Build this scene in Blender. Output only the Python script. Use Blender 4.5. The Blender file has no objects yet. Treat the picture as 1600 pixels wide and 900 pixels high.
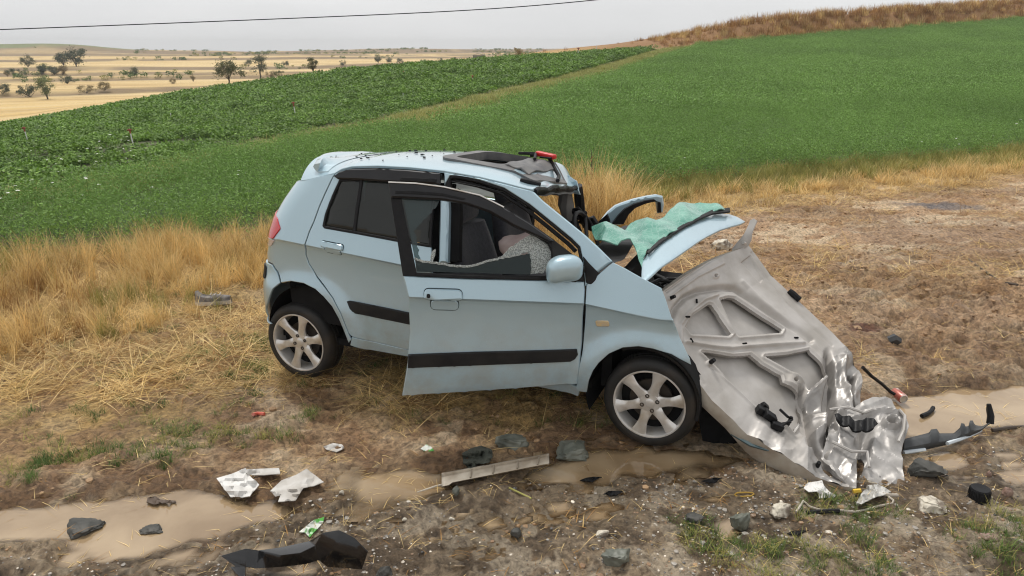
import bpy, bmesh, math, random
import numpy as np
from mathutils import Vector, Matrix, noise as mnoise
from mathutils.geometry import delaunay_2d_cdt

sc = bpy.context.scene
COL = sc.collection
rng = np.random.default_rng(7)
random.seed(7)

# ------------------------------------------------------------------ camera
CAM_H, PITCH, FPX = 2.23, math.radians(18.0), 1156.0
cam = bpy.data.cameras.new('camera')
cam.sensor_width = 36.0
cam.lens = 36.0 * FPX / 1600.0
cam.clip_start, cam.clip_end = 0.05, 6000.0
camo = bpy.data.objects.new('camera', cam)
COL.objects.link(camo)
camo.location = (0, 0, CAM_H)
camo.rotation_euler = (math.radians(90) - PITCH, 0, 0)
sc.camera = camo

# ------------------------------------------------------------------ sky and sun (overcast, rain)
SUN_EL, SUN_AZ = math.radians(64), math.radians(335)      # azimuth clockwise from +Y: behind the camera
world = bpy.data.worlds.new('World')
sc.world = world
world.use_nodes = True
nt = world.node_tree
nt.nodes.clear()
out = nt.nodes.new('ShaderNodeOutputWorld')
bg = nt.nodes.new('ShaderNodeBackground')
sky = nt.nodes.new('ShaderNodeTexSky')
sky.sky_type = 'NISHITA'
sky.sun_disc = False
sky.sun_elevation = SUN_EL
sky.sun_rotation = SUN_AZ
sky.air_density = 1.0
sky.dust_density = 4.0
hs = nt.nodes.new('ShaderNodeHueSaturation')
hs.inputs['Saturation'].default_value = 0.06
nt.links.new(sky.outputs['Color'], hs.inputs['Color'])
# cloud deck: soft grey stratus evens out the clear sky
tc = nt.nodes.new('ShaderNodeTexCoord')
mp = nt.nodes.new('ShaderNodeMapping')
mp.inputs['Scale'].default_value = (1.2, 1.2, 5.0)
nz = nt.nodes.new('ShaderNodeTexNoise')
nz.inputs['Scale'].default_value = 1.6
nz.inputs['Detail'].default_value = 5
nz.inputs['Roughness'].default_value = 0.5
cr = nt.nodes.new('ShaderNodeValToRGB')
cr.color_ramp.elements[0].position = 0.3
cr.color_ramp.elements[0].color = (4.95, 5.0, 5.05, 1)
cr.color_ramp.elements[1].position = 0.7
cr.color_ramp.elements[1].color = (6.1, 6.1, 6.1, 1)
nt.links.new(tc.outputs['Generated'], mp.inputs['Vector'])
nt.links.new(mp.outputs['Vector'], nz.inputs['Vector'])
nt.links.new(nz.outputs['Fac'], cr.inputs['Fac'])
mx = nt.nodes.new('ShaderNodeMixRGB')
mx.inputs['Fac'].default_value = 0.93
nt.links.new(hs.outputs['Color'], mx.inputs['Color1'])
nt.links.new(cr.outputs['Color'], mx.inputs['Color2'])
nt.links.new(mx.outputs['Color'], bg.inputs['Color'])
bg.inputs['Strength'].default_value = 0.1
nt.links.new(bg.outputs['Background'], out.inputs['Surface'])

sun = bpy.data.lights.new('sun', 'SUN')
sun.energy = 1.5
sun.angle = math.radians(12)
sun.color = (1.0, 0.96, 0.9)
suno = bpy.data.objects.new('sun', sun)
COL.objects.link(suno)
sd = Vector((math.sin(SUN_AZ) * math.cos(SUN_EL), math.cos(SUN_AZ) * math.cos(SUN_EL), math.sin(SUN_EL)))
suno.rotation_euler = sd.to_track_quat('Z', 'Y').to_euler()
suno.location = sd * 50

vs = sc.view_settings
vs.view_transform = 'Standard'
vs.look = 'None'
vs.exposure = 0.62
vs.gamma = 1.0
sc.cycles.max_bounces = 8
sc.cycles.transparent_max_bounces = 12
sc.cycles.use_denoising = True
sc.cycles.filter_width = 1.1

# ------------------------------------------------------------------ rays and helpers
C0 = np.array([0, 0, CAM_H])
RX = np.array([1.0, 0, 0])
UPV = np.array([0, math.sin(PITCH), math.cos(PITCH)])
FWD = np.array([0, math.cos(PITCH), -math.sin(PITCH)])
def ray(px, py): return RX * ((px - 800) / FPX) - UPV * ((py - 450) / FPX) + FWD
def at(px, py, d): return C0 + ray(px, py) * d
def flat(px, py, z=0.0):
    r = ray(px, py); return C0 + r * ((z - CAM_H) / r[2])
def proj(P):
    q = np.asarray(P, float) - C0
    zc = q @ FWD
    return 800 + FPX * (q @ RX) / zc, 450 - FPX * (q @ UPV) / zc

def h2(ix, iy, seed):
    n = (ix.astype(np.int64) * 374761393 + iy.astype(np.int64) * 668265263 + seed * 1274126177) & 0x7fffffff
    n = ((n ^ (n >> 13)) * 1274126177) & 0x7fffffff
    n = n ^ (n >> 16)
    return (n & 0xffff) / 65535.0
def vnoise(x, y, seed=0):
    x = np.asarray(x, float); y = np.asarray(y, float)
    xi = np.floor(x); yi = np.floor(y)
    fx = x - xi; fy = y - yi
    fx = fx * fx * fx * (fx * (fx * 6 - 15) + 10); fy = fy * fy * fy * (fy * (fy * 6 - 15) + 10)
    a = h2(xi, yi, seed); b = h2(xi + 1, yi, seed); c = h2(xi, yi + 1, seed); d = h2(xi + 1, yi + 1, seed)
    return (a + (b - a) * fx) * (1 - fy) + (c + (d - c) * fx) * fy
def fbm(x, y, o=4, seed=0, g=0.5):
    s = 0; a = 1; t = 0
    for i in range(o):
        k = 0.8 * x + 0.6 * y; m = -0.6 * x + 0.8 * y
        s = s + a * vnoise(k, m, seed + i * 17); t += a; a *= g; x = k * 2.03; y = m * 2.03
    return s / t
def smooth(a, b, x):
    t = np.clip((np.asarray(x, float) - a) / (b - a), 0, 1); return t * t * (3 - 2 * t)
def inpoly(X, Y, poly):
    X = np.asarray(X, float); Y = np.asarray(Y, float)
    r = np.zeros(X.shape, bool); n = len(poly)
    for i in range(n):
        x1, y1 = poly[i][:2]; x2, y2 = poly[(i + 1) % n][:2]
        c = ((y1 > Y) != (y2 > Y))
        xx = (x2 - x1) * (Y - y1) / ((y2 - y1) if y2 != y1 else 1e-12) + x1
        r ^= c & (X < xx)
    return r
def polydist(X, Y, poly, closed=True):
    X = np.asarray(X, float); Y = np.asarray(Y, float)
    d = np.full(X.shape, 1e9); n = len(poly)
    for i in range(n if closed else n - 1):
        x1, y1 = poly[i][:2]; x2, y2 = poly[(i + 1) % n][:2]
        dx, dy = x2 - x1, y2 - y1; L = dx * dx + dy * dy + 1e-12
        t = np.clip(((X - x1) * dx + (Y - y1) * dy) / L, 0, 1)
        d = np.minimum(d, np.hypot(X - x1 - t * dx, Y - y1 - t * dy))
    return d
def sdf(X, Y, poly):       # negative inside
    d = polydist(X, Y, poly); return np.where(inpoly(X, Y, poly), -d, d)

def link(o, parent=None):
    COL.objects.link(o)
    if parent is not None: o.parent = parent
    return o
def mesh(name, V, F, mats, parent=None, smooth_ang=40, mi=None):
    me = bpy.data.meshes.new(name)
    me.from_pydata([tuple(map(float, v)) for v in V], [], [tuple(map(int, f)) for f in F])
    for m in (mats if isinstance(mats, (list, tuple)) else [mats]): me.materials.append(m)
    if mi is not None: me.polygons.foreach_set('material_index', list(mi))
    me.validate(); me.update()
    if smooth_ang:
        me.polygons.foreach_set('use_smooth', [True] * len(me.polygons))
        me.set_sharp_from_angle(angle=math.radians(smooth_ang))
    return link(bpy.data.objects.new(name, me), parent)
def empty(name, loc=(0, 0, 0), rz=0, parent=None):
    o = bpy.data.objects.new(name, None)
    o.empty_display_size = 0.1
    o.location = loc; o.rotation_euler = (0, 0, rz)
    return link(o, parent)
def tag(o, label=None, cat=None, group=None, kind=None):
    if label: o['label'] = label
    if cat: o['category'] = cat
    if group: o['group'] = group
    if kind: o['kind'] = kind
    return o
class MB:                  # mesh builder
    def __init__(s): s.V = []; s.F = []; s.mi = []; s.m = 0
    def add(s, V, F):
        b = len(s.V); s.V += [tuple(map(float, v)) for v in V]
        for f in F: s.F.append(tuple(int(i) + b for i in f)); s.mi.append(s.m)
        return s
    def box(s, c, size, rot=None, bev=0.0):
        hx, hy, hz = [k / 2 for k in size]
        if bev <= 0:
            V = [(x, y, z) for x in (-hx, hx) for y in (-hy, hy) for z in (-hz, hz)]
            F = [(0, 1, 3, 2), (4, 6, 7, 5), (0, 4, 5, 1), (2, 3, 7, 6), (0, 2, 6, 4), (1, 5, 7, 3)]
        else:
            V, F = rbox(size, bev)
        V = [Vector(v) for v in V]
        if rot is not None: V = [rot @ v for v in V]
        return s.add([(v.x + c[0], v.y + c[1], v.z + c[2]) for v in V], F)
    def tube(s, pts, r, n=8, caps=True, ry=None):
        pts = [Vector(p) for p in pts]; rs = r if isinstance(r, (list, tuple)) else [r] * len(pts)
        V = []; F = []; up = Vector((0, 0, 1))
        for i, p in enumerate(pts):
            t = (pts[min(i + 1, len(pts) - 1)] - pts[max(i - 1, 0)]).normalized()
            a = t.cross(up)
            if a.length < 1e-3: a = t.cross(Vector((1, 0, 0)))
            a.normalize(); b = a.cross(t).normalized()
            for k in range(n):
                th = 2 * math.pi * k / n
                V.append(p + a * math.cos(th) * rs[i] + b * math.sin(th) * (rs[i] if ry is None else ry))
        for i in range(len(pts) - 1):
            for k in range(n):
                k2 = (k + 1) % n
                F.append((i * n + k, i * n + k2, (i + 1) * n + k2, (i + 1) * n + k))
        if caps: F.append(tuple(range(n))[::-1]); F.append(tuple((len(pts) - 1) * n + k for k in range(n)))
        return s.add(V, F)
    def grid(s, P, closed_u=False):          # P[i][j] points
        nu, nv = len(P), len(P[0]); F = []
        for i in range(nu if closed_u else nu - 1):
            i2 = (i + 1) % nu
            for j in range(nv - 1): F.append((i * nv + j, i2 * nv + j, i2 * nv + j + 1, i * nv + j + 1))
        return s.add([p for row in P for p in row], F)
    def build(s, name, mats, parent=None, smooth_ang=40):
        return mesh(name, s.V, s.F, mats, parent, smooth_ang, s.mi)
def rbox(size, b, seg=3):      # rounded box
    n = 2 * seg + 2
    P = []
    def lin(h):
        b_ = min(b, h * 0.98); a = [i / seg for i in range(seg + 1)]
        return b_
    bx, by, bz = [min(b, k / 2 * 0.98) for k in size]
    V = []; F = []
    hx, hy, hz = [k / 2 for k in size]
    nu, nv = 24, 12
    for j in range(nv + 1):
        ph = -math.pi / 2 + math.pi * j / nv
        for i in range(nu):
            th = 2 * math.pi * (i + 0.5) / nu
            cx, cy, cz = math.cos(ph) * math.cos(th), math.cos(ph) * math.sin(th), math.sin(ph)
            sx = 1 if cx >= 0 else -1; sy = 1 if cy >= 0 else -1
            sz = 1 if (j > nv / 2 or (j == nv / 2 and False)) else -1
            if j == nv // 2: sz = 0
            V.append((sx * (hx - bx) + bx * cx, sy * (hy - by) + by * cy, sz * (hz - bz) + bz * cz))
    for j in range(nv):
        for i in range(nu):
            i2 = (i + 1) % nu
            F.append((j * nu + i, j * nu + i2, (j + 1) * nu + i2, (j + 1) * nu + i))
    V.append((0, 0, -hz)); V.append((0, 0, hz))
    for i in range(nu):
        F.append((len(V) - 2, (i + 1) % nu, i)); F.append((len(V) - 1, nv * nu + i, nv * nu + (i + 1) % nu))
    return V, F

# ------------------------------------------------------------------ materials
def nodes(name):
    m = bpy.data.materials.new(name); m.use_nodes = True
    t = m.node_tree; return m, t, t.nodes['Principled BSDF']
def N(t, k, **kw):
    n = t.nodes.new(k)
    for a, b in kw.items():
        if a in n.inputs: n.inputs[a].default_value = b
        else: setattr(n, a, b)
    return n
def mat(name, c1, c2=None, scale=8.0, rough=0.6, metal=0.0, bump=0.0, bscale=None, coat=0.0, spec=0.5, rvar=0.0,
        rand=0.0, detail=5, lo=0.35, hi=0.65, coord='Object', dist=0.01, trans=0.0, sub=0.0, sheen=0.0):
    m, t, p = nodes(name)
    p.inputs['Roughness'].default_value = rough
    p.inputs['Metallic'].default_value = metal
    p.inputs['Coat Weight'].default_value = coat
    p.inputs['Coat Roughness'].default_value = 0.08
    p.inputs['Specular IOR Level'].default_value = spec
    p.inputs['Transmission Weight'].default_value = trans
    p.inputs['Sheen Weight'].default_value = sheen
    c2 = c2 or tuple(k * 0.8 for k in c1)
    tcn = N(t, 'ShaderNodeTexCoord')
    nz = N(t, 'ShaderNodeTexNoise', Scale=scale, Detail=detail)
    t.links.new(tcn.outputs[coord], nz.inputs['Vector'])
    r = N(t, 'ShaderNodeValToRGB')
    r.color_ramp.elements[0].position = lo; r.color_ramp.elements[0].color = (*c1, 1)
    r.color_ramp.elements[1].position = hi; r.color_ramp.elements[1].color = (*c2, 1)
    t.links.new(nz.outputs['Fac'], r.inputs['Fac'])
    last = r.outputs['Color']
    if rand:
        oi = N(t, 'ShaderNodeObjectInfo')
        mr = N(t, 'ShaderNodeMapRange'); mr.inputs['To Min'].default_value = 1 - rand; mr.inputs['To Max'].default_value = 1 + rand
        t.links.new(oi.outputs['Random'], mr.inputs['Value'])
        hv = N(t, 'ShaderNodeHueSaturation')
        t.links.new(mr.outputs['Result'], hv.inputs['Value']); t.links.new(last, hv.inputs['Color'])
        last = hv.outputs['Color']
    t.links.new(last, p.inputs['Base Color'])
    if rvar:
        mr = N(t, 'ShaderNodeMapRange'); mr.inputs['To Min'].default_value = max(0, rough - rvar); mr.inputs['To Max'].default_value = rough + rvar
        t.links.new(nz.outputs['Fac'], mr.inputs['Value']); t.links.new(mr.outputs['Result'], p.inputs['Roughness'])
    if bump:
        nb = N(t, 'ShaderNodeTexNoise', Scale=bscale or scale * 3, Detail=6)
        t.links.new(tcn.outputs[coord], nb.inputs['Vector'])
        b = N(t, 'ShaderNodeBump', Strength=bump, Distance=dist)
        t.links.new(nb.outputs['Fac'], b.inputs['Height']); t.links.new(b.outputs['Normal'], p.inputs['Normal'])
    return m
def glass_mat(name, tint, gloss=0.9, rough=0.03, base_alpha=0.0, base=(0.02, 0.02, 0.02)):
    m = bpy.data.materials.new(name); m.use_nodes = True
    t = m.node_tree; t.nodes.clear()
    o = N(t, 'ShaderNodeOutputMaterial'); tr = N(t, 'ShaderNodeBsdfTransparent'); tr.inputs['Color'].default_value = (*tint, 1)
    gl = N(t, 'ShaderNodeBsdfGlossy'); gl.inputs['Roughness'].default_value = rough; gl.inputs['Color'].default_value = (gloss,) * 3 + (1,)
    df = N(t, 'ShaderNodeBsdfDiffuse'); df.inputs['Color'].default_value = (*base, 1)
    m1 = N(t, 'ShaderNodeMixShader'); m1.inputs[0].default_value = base_alpha
    t.links.new(tr.outputs[0], m1.inputs[1]); t.links.new(df.outputs[0], m1.inputs[2])
    fr = N(t, 'ShaderNodeFresnel'); fr.inputs['IOR'].default_value = 1.45
    m2 = N(t, 'ShaderNodeMixShader')
    t.links.new(fr.outputs[0], m2.inputs[0]); t.links.new(m1.outputs[0], m2.inputs[1]); t.links.new(gl.outputs[0], m2.inputs[2])
    t.links.new(m2.outputs[0], o.inputs['Surface'])
    return m
# ------------------------------------------------------------------ terrain
EDGE_S, EDGE_C = 0.488, 11.1                       # edge of the alfalfa: y = 11.1 + 0.488 x
def dN(x, y): return (y - EDGE_C - EDGE_S * x) / 1.1127
def aL(x, y): return (x + EDGE_S * y) / 1.1127
CREST = 45.0
def crest_z(a):
    return np.interp(a, [-60, -8, 3, 14.5, 43, 91, 140], [-6.5, -2.6, -0.75, 0.62, 2.2, 5.2, 7.5])
BANK_N = [118, 140, 168, 205, 255, 320, 398]       # terrace banks beyond the stubble
def base_z(x, y):
    x = np.asarray(x, float); y = np.asarray(y, float)
    n = dN(x, y); a = aL(x, y)
    t = np.clip((n + 0.5) / (CREST + 0.5), 0, 1)
    z = crest_z(a) * (t ** 1.25)
    z = z + np.where((n > 0) & (n < CREST), 0.25 * np.sin(np.clip(n / CREST, 0, 1) * math.pi), 0) * smooth(0, 30, a)
    # bank along the crest, right of the low crop
    bank = smooth(44.5, 47.5, n) * (0.55 + 1.25 * smooth(38, 60, a)) * smooth(24, 40, a)
    z = z + bank
    f = smooth(47.5, 105, n)
    cz = crest_z(a) + bank
    low = -4.2 + 0.004 * np.clip(n - 105, 0, 300)
    for k, b in enumerate(BANK_N):
        wob = (8 + 3 * k) * np.sin(a * 0.013 + k * 1.7) + 3 * np.sin(a * 0.05 + k)
        low = low + (0.5 if k < 6 else 1.5) * smooth(b + wob, b + wob + 1.6 + 3 * (k == 6), n)
    low = low + 3.6 * smooth(338, 392, n) * (smooth(8, -38, a) * .8 + .5 * (fbm(a * .018, a * 0 + 3.3, 3, 88) - .5) - .15) + 1.6 * (fbm(a * .012, n * .008, 3, 87) - .5) * smooth(120, 200, n)
    low = low - 0.02 * np.clip(n - 450, 0, 3000)
    z = np.where(n > 47.5, cz * (1 - f) + low * f, z)
    return z
def ground(px, py):          # where the sight line of a photo point meets the terrain
    r = ray(px, py); r = r / np.linalg.norm(r)
    t = 2.0; prev = t
    for _ in range(4000):
        p = C0 + r * t
        if p[2] <= base_z(p[0], p[1]): break
        prev = t; t *= 1.004
    lo, hi = prev, t
    for _ in range(30):
        m = (lo + hi) / 2; p = C0 + r * m
        if p[2] <= base_z(p[0], p[1]): hi = m
        else: lo = m
    return C0 + r * hi
def gpoly(pts): return [tuple(ground(*p)[:2]) for p in pts]

# puddles and wet hollows on the verge (outlines in metres, found from the photograph)
PUD = [gpoly(p) for p in (
    [(-200, 800), (0, 792), (60, 787), (120, 782), (200, 768), (280, 762), (345, 766), (400, 786), (470, 794), (440, 806), (330, 832), (250, 850), (190, 868), (160, 876), (130, 868), (100, 842), (0, 850), (-200, 870)],
    [(555, 747), (600, 738), (640, 733), (690, 735), (712, 755), (650, 773), (600, 788), (556, 782)],
    [(820, 742), (850, 724), (890, 708), (940, 699), (1000, 697), (1100, 703), (1150, 714), (1080, 728), (990, 742), (905, 752), (845, 752)],
    [(1395, 618), (1440, 610), (1500, 605), (1600, 600), (1750, 592), (1750, 650), (1600, 661), (1545, 668), (1480, 690), (1425, 702), (1415, 660)],
    [(1455, 707), (1490, 705), (1530, 722), (1495, 733), (1460, 722)], [(1510, 702), (1545, 700), (1552, 712), (1522, 716)],
    [(1558, 735), (1600, 728), (1640, 735), (1620, 750), (1575, 749)], [(1470, 738), (1520, 734), (1540, 744), (1500, 750)],
    [(1550, 705), (1580, 700), (1620, 706), (1580, 714)], [(1560, 716), (1600, 718), (1590, 728), (1565, 726)],
    [(95, 862), (125, 850), (140, 862), (120, 878), (96, 876)], [(270, 862), (300, 852), (312, 862), (285, 868)],
    [(325, 846), (345, 842), (352, 850), (335, 854)], [(380, 850), (410, 842), (440, 846), (425, 858), (395, 860)], [(740, 812), (775, 804), (790, 815), (765, 823)],
    [(890, 802), (940, 795), (955, 803), (910, 810)], [(1120, 812), (1150, 802), (1162, 826), (1130, 834)], [(400, 884), (470, 876), (490, 892), (420, 900)],
    [(945, 786), (975, 782), (985, 790), (955, 793)], [(860, 786), (885, 780), (890, 790), (868, 793)], [(720, 846), (745, 842), (748, 854), (728, 856)],
    [(1080, 772), (1140, 768), (1150, 776), (1090, 780)], [(1290, 745), (1340, 735), (1350, 750), (1300, 758)])]
def puddle_sd(x, y):
    d = np.full(np.shape(x), 9.0)
    for p in PUD: d = np.minimum(d, sdf(x, y, p))
    return d
TALL = gpoly([(-500, 405), (0, 405), (200, 398), (330, 384), (425, 370), (440, 470), (420, 450), (330, 460), (210, 520), (0, 540), (-500, 560)])
STRAW = gpoly([(-500, 480), (0, 500), (330, 440), (430, 430), (470, 560), (640, 560), (900, 600), (930, 640), (800, 640), (600, 620), (400, 600), (300, 640), (150, 660), (0, 690), (-500, 740)])
BACK = gpoly([(430, 400), (700, 380), (880, 300), (1000, 290), (990, 380), (900, 420), (560, 430)])
GREEN_PATCH = [gpoly(p) for p in (
    [(0, 735), (90, 725), (110, 745), (40, 775), (0, 770)], [(90, 770), (170, 745), (200, 770), (110, 785)], [(150, 700), (260, 690), (330, 720), (240, 760), (180, 745)],
    [(260, 680), (400, 665), (470, 650), (480, 690), (380, 700), (300, 700)], [(1230, 800), (1420, 790), (1450, 800), (1340, 830), (1250, 825)],
    [(1440, 830), (1600, 810), (1700, 840), (1600, 860), (1480, 850)], [(1200, 850), (1340, 840), (1400, 870), (1360, 905), (1200, 905)],
    [(1490, 880), (1620, 865), (1640, 910), (1500, 905)], [(1100, 835), (1180, 830), (1200, 850), (1120, 870)], [(400, 520), (440, 560), (420, 600), (360, 590)], [(300, 555), (380, 540), (360, 580), (290, 600)])]
GRAVEL = gpoly([(-300, 850), (140, 870), (300, 840), (470, 795), (560, 775), (720, 765), (860, 740), (1000, 735), (1200, 720), (1400, 730), (1600, 690), (1900, 680), (2200, 950), (-600, 950)])

def micro(x, y):             # clods, ruts and hollows near the camera
    n = dN(x, y); r = np.hypot(x, y)
    near = 1 - smooth(18, 40, r)
    lane = 1 - smooth(-1.6, -0.1, n)
    k = fbm(x * 1.7, y * 1.7, 4, 3) - 0.5
    rid = 1 - np.abs(2 * fbm(x * 3.3 + y * 2.2, y * 7.5 - x * 2.2, 4, 11) - 1)
    z = (k * 0.09 + (rid - 0.75) * 0.085 * smooth(0.35, 0.65, fbm(x * 0.8, y * 0.8, 2, 29)) + (fbm(x * 18, y * 18, 3, 5) - 0.5) * 0.034) * lane
    churn = smooth(2.4, 3.2, x) * smooth(3.6, 4.6, y) * (1 - smooth(6.5, 9, y))
    z = z + churn * ((1 - np.abs(2 * fbm(x * 2.6 - y * 2, y * 6 + x * 2, 4, 41) - 1)) - 0.7) * 0.22
    trk = smooth(1.2, 2.5, x) * smooth(4.5, 6, y) * lane
    z = z + trk * (fbm(x * 4 + y * 3, y * 14 - x * 5, 3, 47) - .5) * .07
    gz = smooth(0.1, -0.2, sdf(x, y, GRAVEL))
    z = z + gz * (fbm(x * 34, y * 34, 2, 8) - 0.5) * 0.022
    z = z + (fbm(x * 1.1, y * 1.1, 3, 50) - 0.5) * 0.12 * (1 - lane)
    # wheels stand on firm ground
    return z * near
def full_z(x, y):
    z = base_z(x, y) + micro(x, y)
    r = np.hypot(x, y)
    m = r < 9
    if np.any(m):
        d = puddle_sd(x[m], y[m])
        d = d + (fbm(x[m] * 6, y[m] * 6, 3, 77) - 0.5) * 0.14
        zz = z[m]
        zz = np.where(d < 0.10, zz * smooth(-0.04, 0.10, d) - 0.068 * smooth(0.07, -0.10, d), zz)
        z[m] = zz
    return z

rr = [1.0]
while rr[-1] < 1500:
    r_ = rr[-1]
    k = 0.012 if r_ < 2.3 else (0.0036 if r_ < 12 else (0.006 if r_ < 20 else (0.012 if r_ < 90 else 0.014 if r_ < 460 else 0.06)))
    rr.append(r_ * (1 + k))
rr = np.array([0.02, 0.4] + rr)
ang = np.radians(np.concatenate([np.arange(-180, -46, 3.0), np.linspace(-46, 46, 720), np.arange(49, 180, 3.0)]))
A, RR = np.meshgrid(ang, rr, indexing='ij')
GX = RR * np.sin(A); GY = RR * np.cos(A)
gx = GX.ravel(); gy = GY.ravel()
gz = full_z(gx, gy)
na, nr = len(ang), len(rr)
ii, jj = np.meshgrid(np.arange(na), np.arange(nr - 1), indexing='ij')
i2 = (ii + 1) % na
FQ = np.stack([ii * nr + jj, ii * nr + jj + 1, i2 * nr + jj + 1, i2 * nr + jj], -1).reshape(-1, 4)
me = bpy.data.meshes.new('ground')
me.vertices.add(len(gx)); me.vertices.foreach_set('co', np.stack([gx, gy, gz], 1).astype(np.float32).ravel())
me.loops.add(FQ.size); me.loops.foreach_set('vertex_index', FQ.ravel().astype(np.int32))
me.polygons.add(len(FQ)); me.polygons.foreach_set('loop_start', (np.arange(len(FQ)) * 4).astype(np.int32))
me.update(); me.validate()
me.polygons.foreach_set('use_smooth', np.ones(len(FQ), bool))
# boundary between alfalfa and low crop, in metres
BND = [tuple(ground(*p)[:2]) for p in [(0, 347), (100, 312), (200, 285), (330, 255), (480, 219), (600, 197), (760, 156), (900, 122), (1000, 92), (1055, 72)]]
_d = np.array(BND[0]) - np.array(BND[1]); _d = _d / np.linalg.norm(_d)
_e = np.array(BND[-1]) - np.array(BND[-2]); _e = _e / np.linalg.norm(_e)
BND = [tuple(np.array(BND[0]) + _d * 60)] + BND + [tuple(np.array(BND[-1]) + _e * 10)]
BNDL = [(-200.0, BND[0][1] - 20)] + BND + [(BND[-1][0], 400.0), (-200.0, 400.0)]
def low_sd(x, y):            # negative inside the low crop side (left of the boundary)
    d = polydist(x, y, BND, False); return np.where(inpoly(x, y, BNDL), -d, d)
def strip_gap(x, y): return 0.25 + 1.75 * smooth(13, 23, np.hypot(x, y))
def mixc(c, k, w):
    w = np.asarray(w)[:, None]; return c * (1 - w) + np.array(k)[None] * w
def zone_colour(x, y):
    n = dN(x, y); a = aL(x, y); r = np.hypot(x, y)
    s = low_sd(x, y) + (fbm(x * 0.7, y * 0.7, 3, 9) - 0.5) * 0.8
    f1 = fbm(x * 1.3, y * 1.3, 5, 21); f2 = fbm(x * 5, y * 5, 4, 22); f3 = fbm(x * 0.35, y * 0.6, 4, 23)
    c = np.tile(np.array([0.50, 0.33, 0.185]), (len(x), 1))                     # wet brown earth
    c = mixc(c, (0.68, 0.51, 0.33), smooth(0.48, 0.62, f1 * 0.5 + f2 * 0.5))           # pale silt
    c = mixc(c, (0.30, 0.165, 0.08), smooth(0.52, 0.40, f2) * 0.7)
    trk = smooth(1.5, 3.0, x) * smooth(4.6, 6.0, y); c = mixc(c, (0.60, 0.385, 0.225), trk * .65)
    pale = smooth(0.45, 0.57, fbm(a * 0.55, n * 2.3, 4, 31)) * smooth(2.0, 3.0, x) * smooth(5.0, 6.5, y)
    c = mixc(c, (0.76, 0.58, 0.38), pale * smooth(0.42, 0.56, fbm(a * 3.2, n * 9, 3, 35)) * 0.9)
    dry = smooth(0.48, 0.6, fbm(x * 0.8, y * 1.6, 4, 33)) * smooth(5, 7, y) * 0.55
    c = mixc(c, (0.38, 0.20, 0.07), dry)
    g = smooth(0.15, -0.15, sdf(x, y, GRAVEL) + (f1 - 0.5) * 0.5)
    gc = np.tile(np.array([0.38, 0.285, 0.185]), (len(x), 1))
    gc = mixc(gc, (0.52, 0.42, 0.30), smooth(0.48, 0.62, f2)); gc = mixc(gc, (0.20, 0.14, 0.085), smooth(0.47, 0.36, fbm(x * 9, y * 9, 3, 37)))
    c = c * (1 - g[:, None]) + gc * g[:, None]
    st = smooth(0.4, -0.3, sdf(x, y, STRAW) + (f1 - 0.5) * 1.2) * (0.35 + 0.65 * smooth(0.40, 0.52, f2))
    st = np.maximum(st, smooth(0.3, -0.3, sdf(x, y, TALL)))
    st = np.maximum(st, smooth(0.3, -0.3, sdf(x, y, BACK)))
    st = np.maximum(st, smooth(-2.6, -1.2, n + (f1 - 0.5) * 1.5) * (1 - smooth(-0.3, 0.4, n)))
    c = mixc(c, (0.52, 0.335, 0.11), st * 0.8)
    # red-brown stain, grey ash
    for (px, py, rad, col) in ((1345, 515, 0.22, (0.16, 0.05, 0.03)), (1440, 320, 0.55, (0.2, 0.18, 0.17)), (1480, 322, 0.5, (0.24, 0.21, 0.2)), (1520, 325, 0.4, (0.28, 0.23, 0.2))):
        q = flat(px, py); d = np.hypot((x - q[0]), (y - q[1]) * 1.6)
        c = mixc(c, col, smooth(rad, rad * 0.4, d + (f2 - 0.5) * rad) * 0.8)
    alf = smooth(-0.3, 0.3, n + (f1 - 0.5) * 0.6) * (1 - smooth(CREST - 0.5, CREST + 0.5, n))
    c = mixc(c, (0.065, 0.11, 0.03), alf)
    lowc = alf * smooth(0.2, -0.2, s)
    c = mixc(c, (0.10, 0.115, 0.04), lowc)
    gp = strip_gap(x, y); strip = alf * smooth(-0.8 * gp - .3, -0.45 * gp, s) * smooth(gp + 1.2, gp, s) * smooth(11, 16, r)
    c = mixc(c, (0.30, 0.31, 0.10), strip * 0.9)
    top = smooth(CREST - 0.6, CREST + 0.5, n)
    stub = np.tile(np.array([0.63, 0.45, 0.19]), (len(x), 1))
    lines = fbm(a * 0.03, n * 1.1, 3, 61)
    stub = mixc(stub, (0.66, 0.455, 0.165), smooth(112, 85, n)); stub = mixc(stub, (0.48, 0.31, 0.115), smooth(0.5, 0.68, lines) * 0.8)
    stub = mixc(stub, (0.72, 0.55, 0.28), smooth(0.5, 0.35, fbm(a * 0.05, n * 0.3, 3, 63)) * 0.7)
    c = c * (1 - top[:, None]) + stub * top[:, None]
    bankm = top * smooth(26, 40, a) * (1 - smooth(52, 70, n))
    c = mixc(c, (0.30, 0.155, 0.06), bankm * 0.95)
    for k, b in enumerate(BANK_N):
        wob = (8 + 3 * k) * np.sin(a * 0.013 + k * 1.7) + 3 * np.sin(a * 0.05 + k)
        q = n - b - wob + (fbm(a * 0.12, n * 0.1, 3, 66) - 0.5) * 5
        wdt = (1.5 + 1.3 * k) * (0.4 + 1.5 * fbm(a * 0.03 + k * 9, n * 0, 2, 69)) + 8 * (k == 6)
        c = mixc(c, (0.17, 0.115, 0.06), np.exp(-(q / wdt) ** 2) * top * 0.9 * smooth(0.3, 0.5, fbm(a * 0.06, n * 0.03 + k, 3, 68) + 0.15))
    brk = smooth(335, 352, n + (f3 - .5) * 14) * (0.45 + .5 * smooth(.4, .6, fbm(a * .05, n * .02, 3, 111)))
    c = mixc(c, (0.24, 0.165, 0.09), brk)
    far = smooth(384, 392, n)
    c = mixc(c, (0.17, 0.20, 0.08), far * smooth(12, -8, a))
    return c
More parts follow.
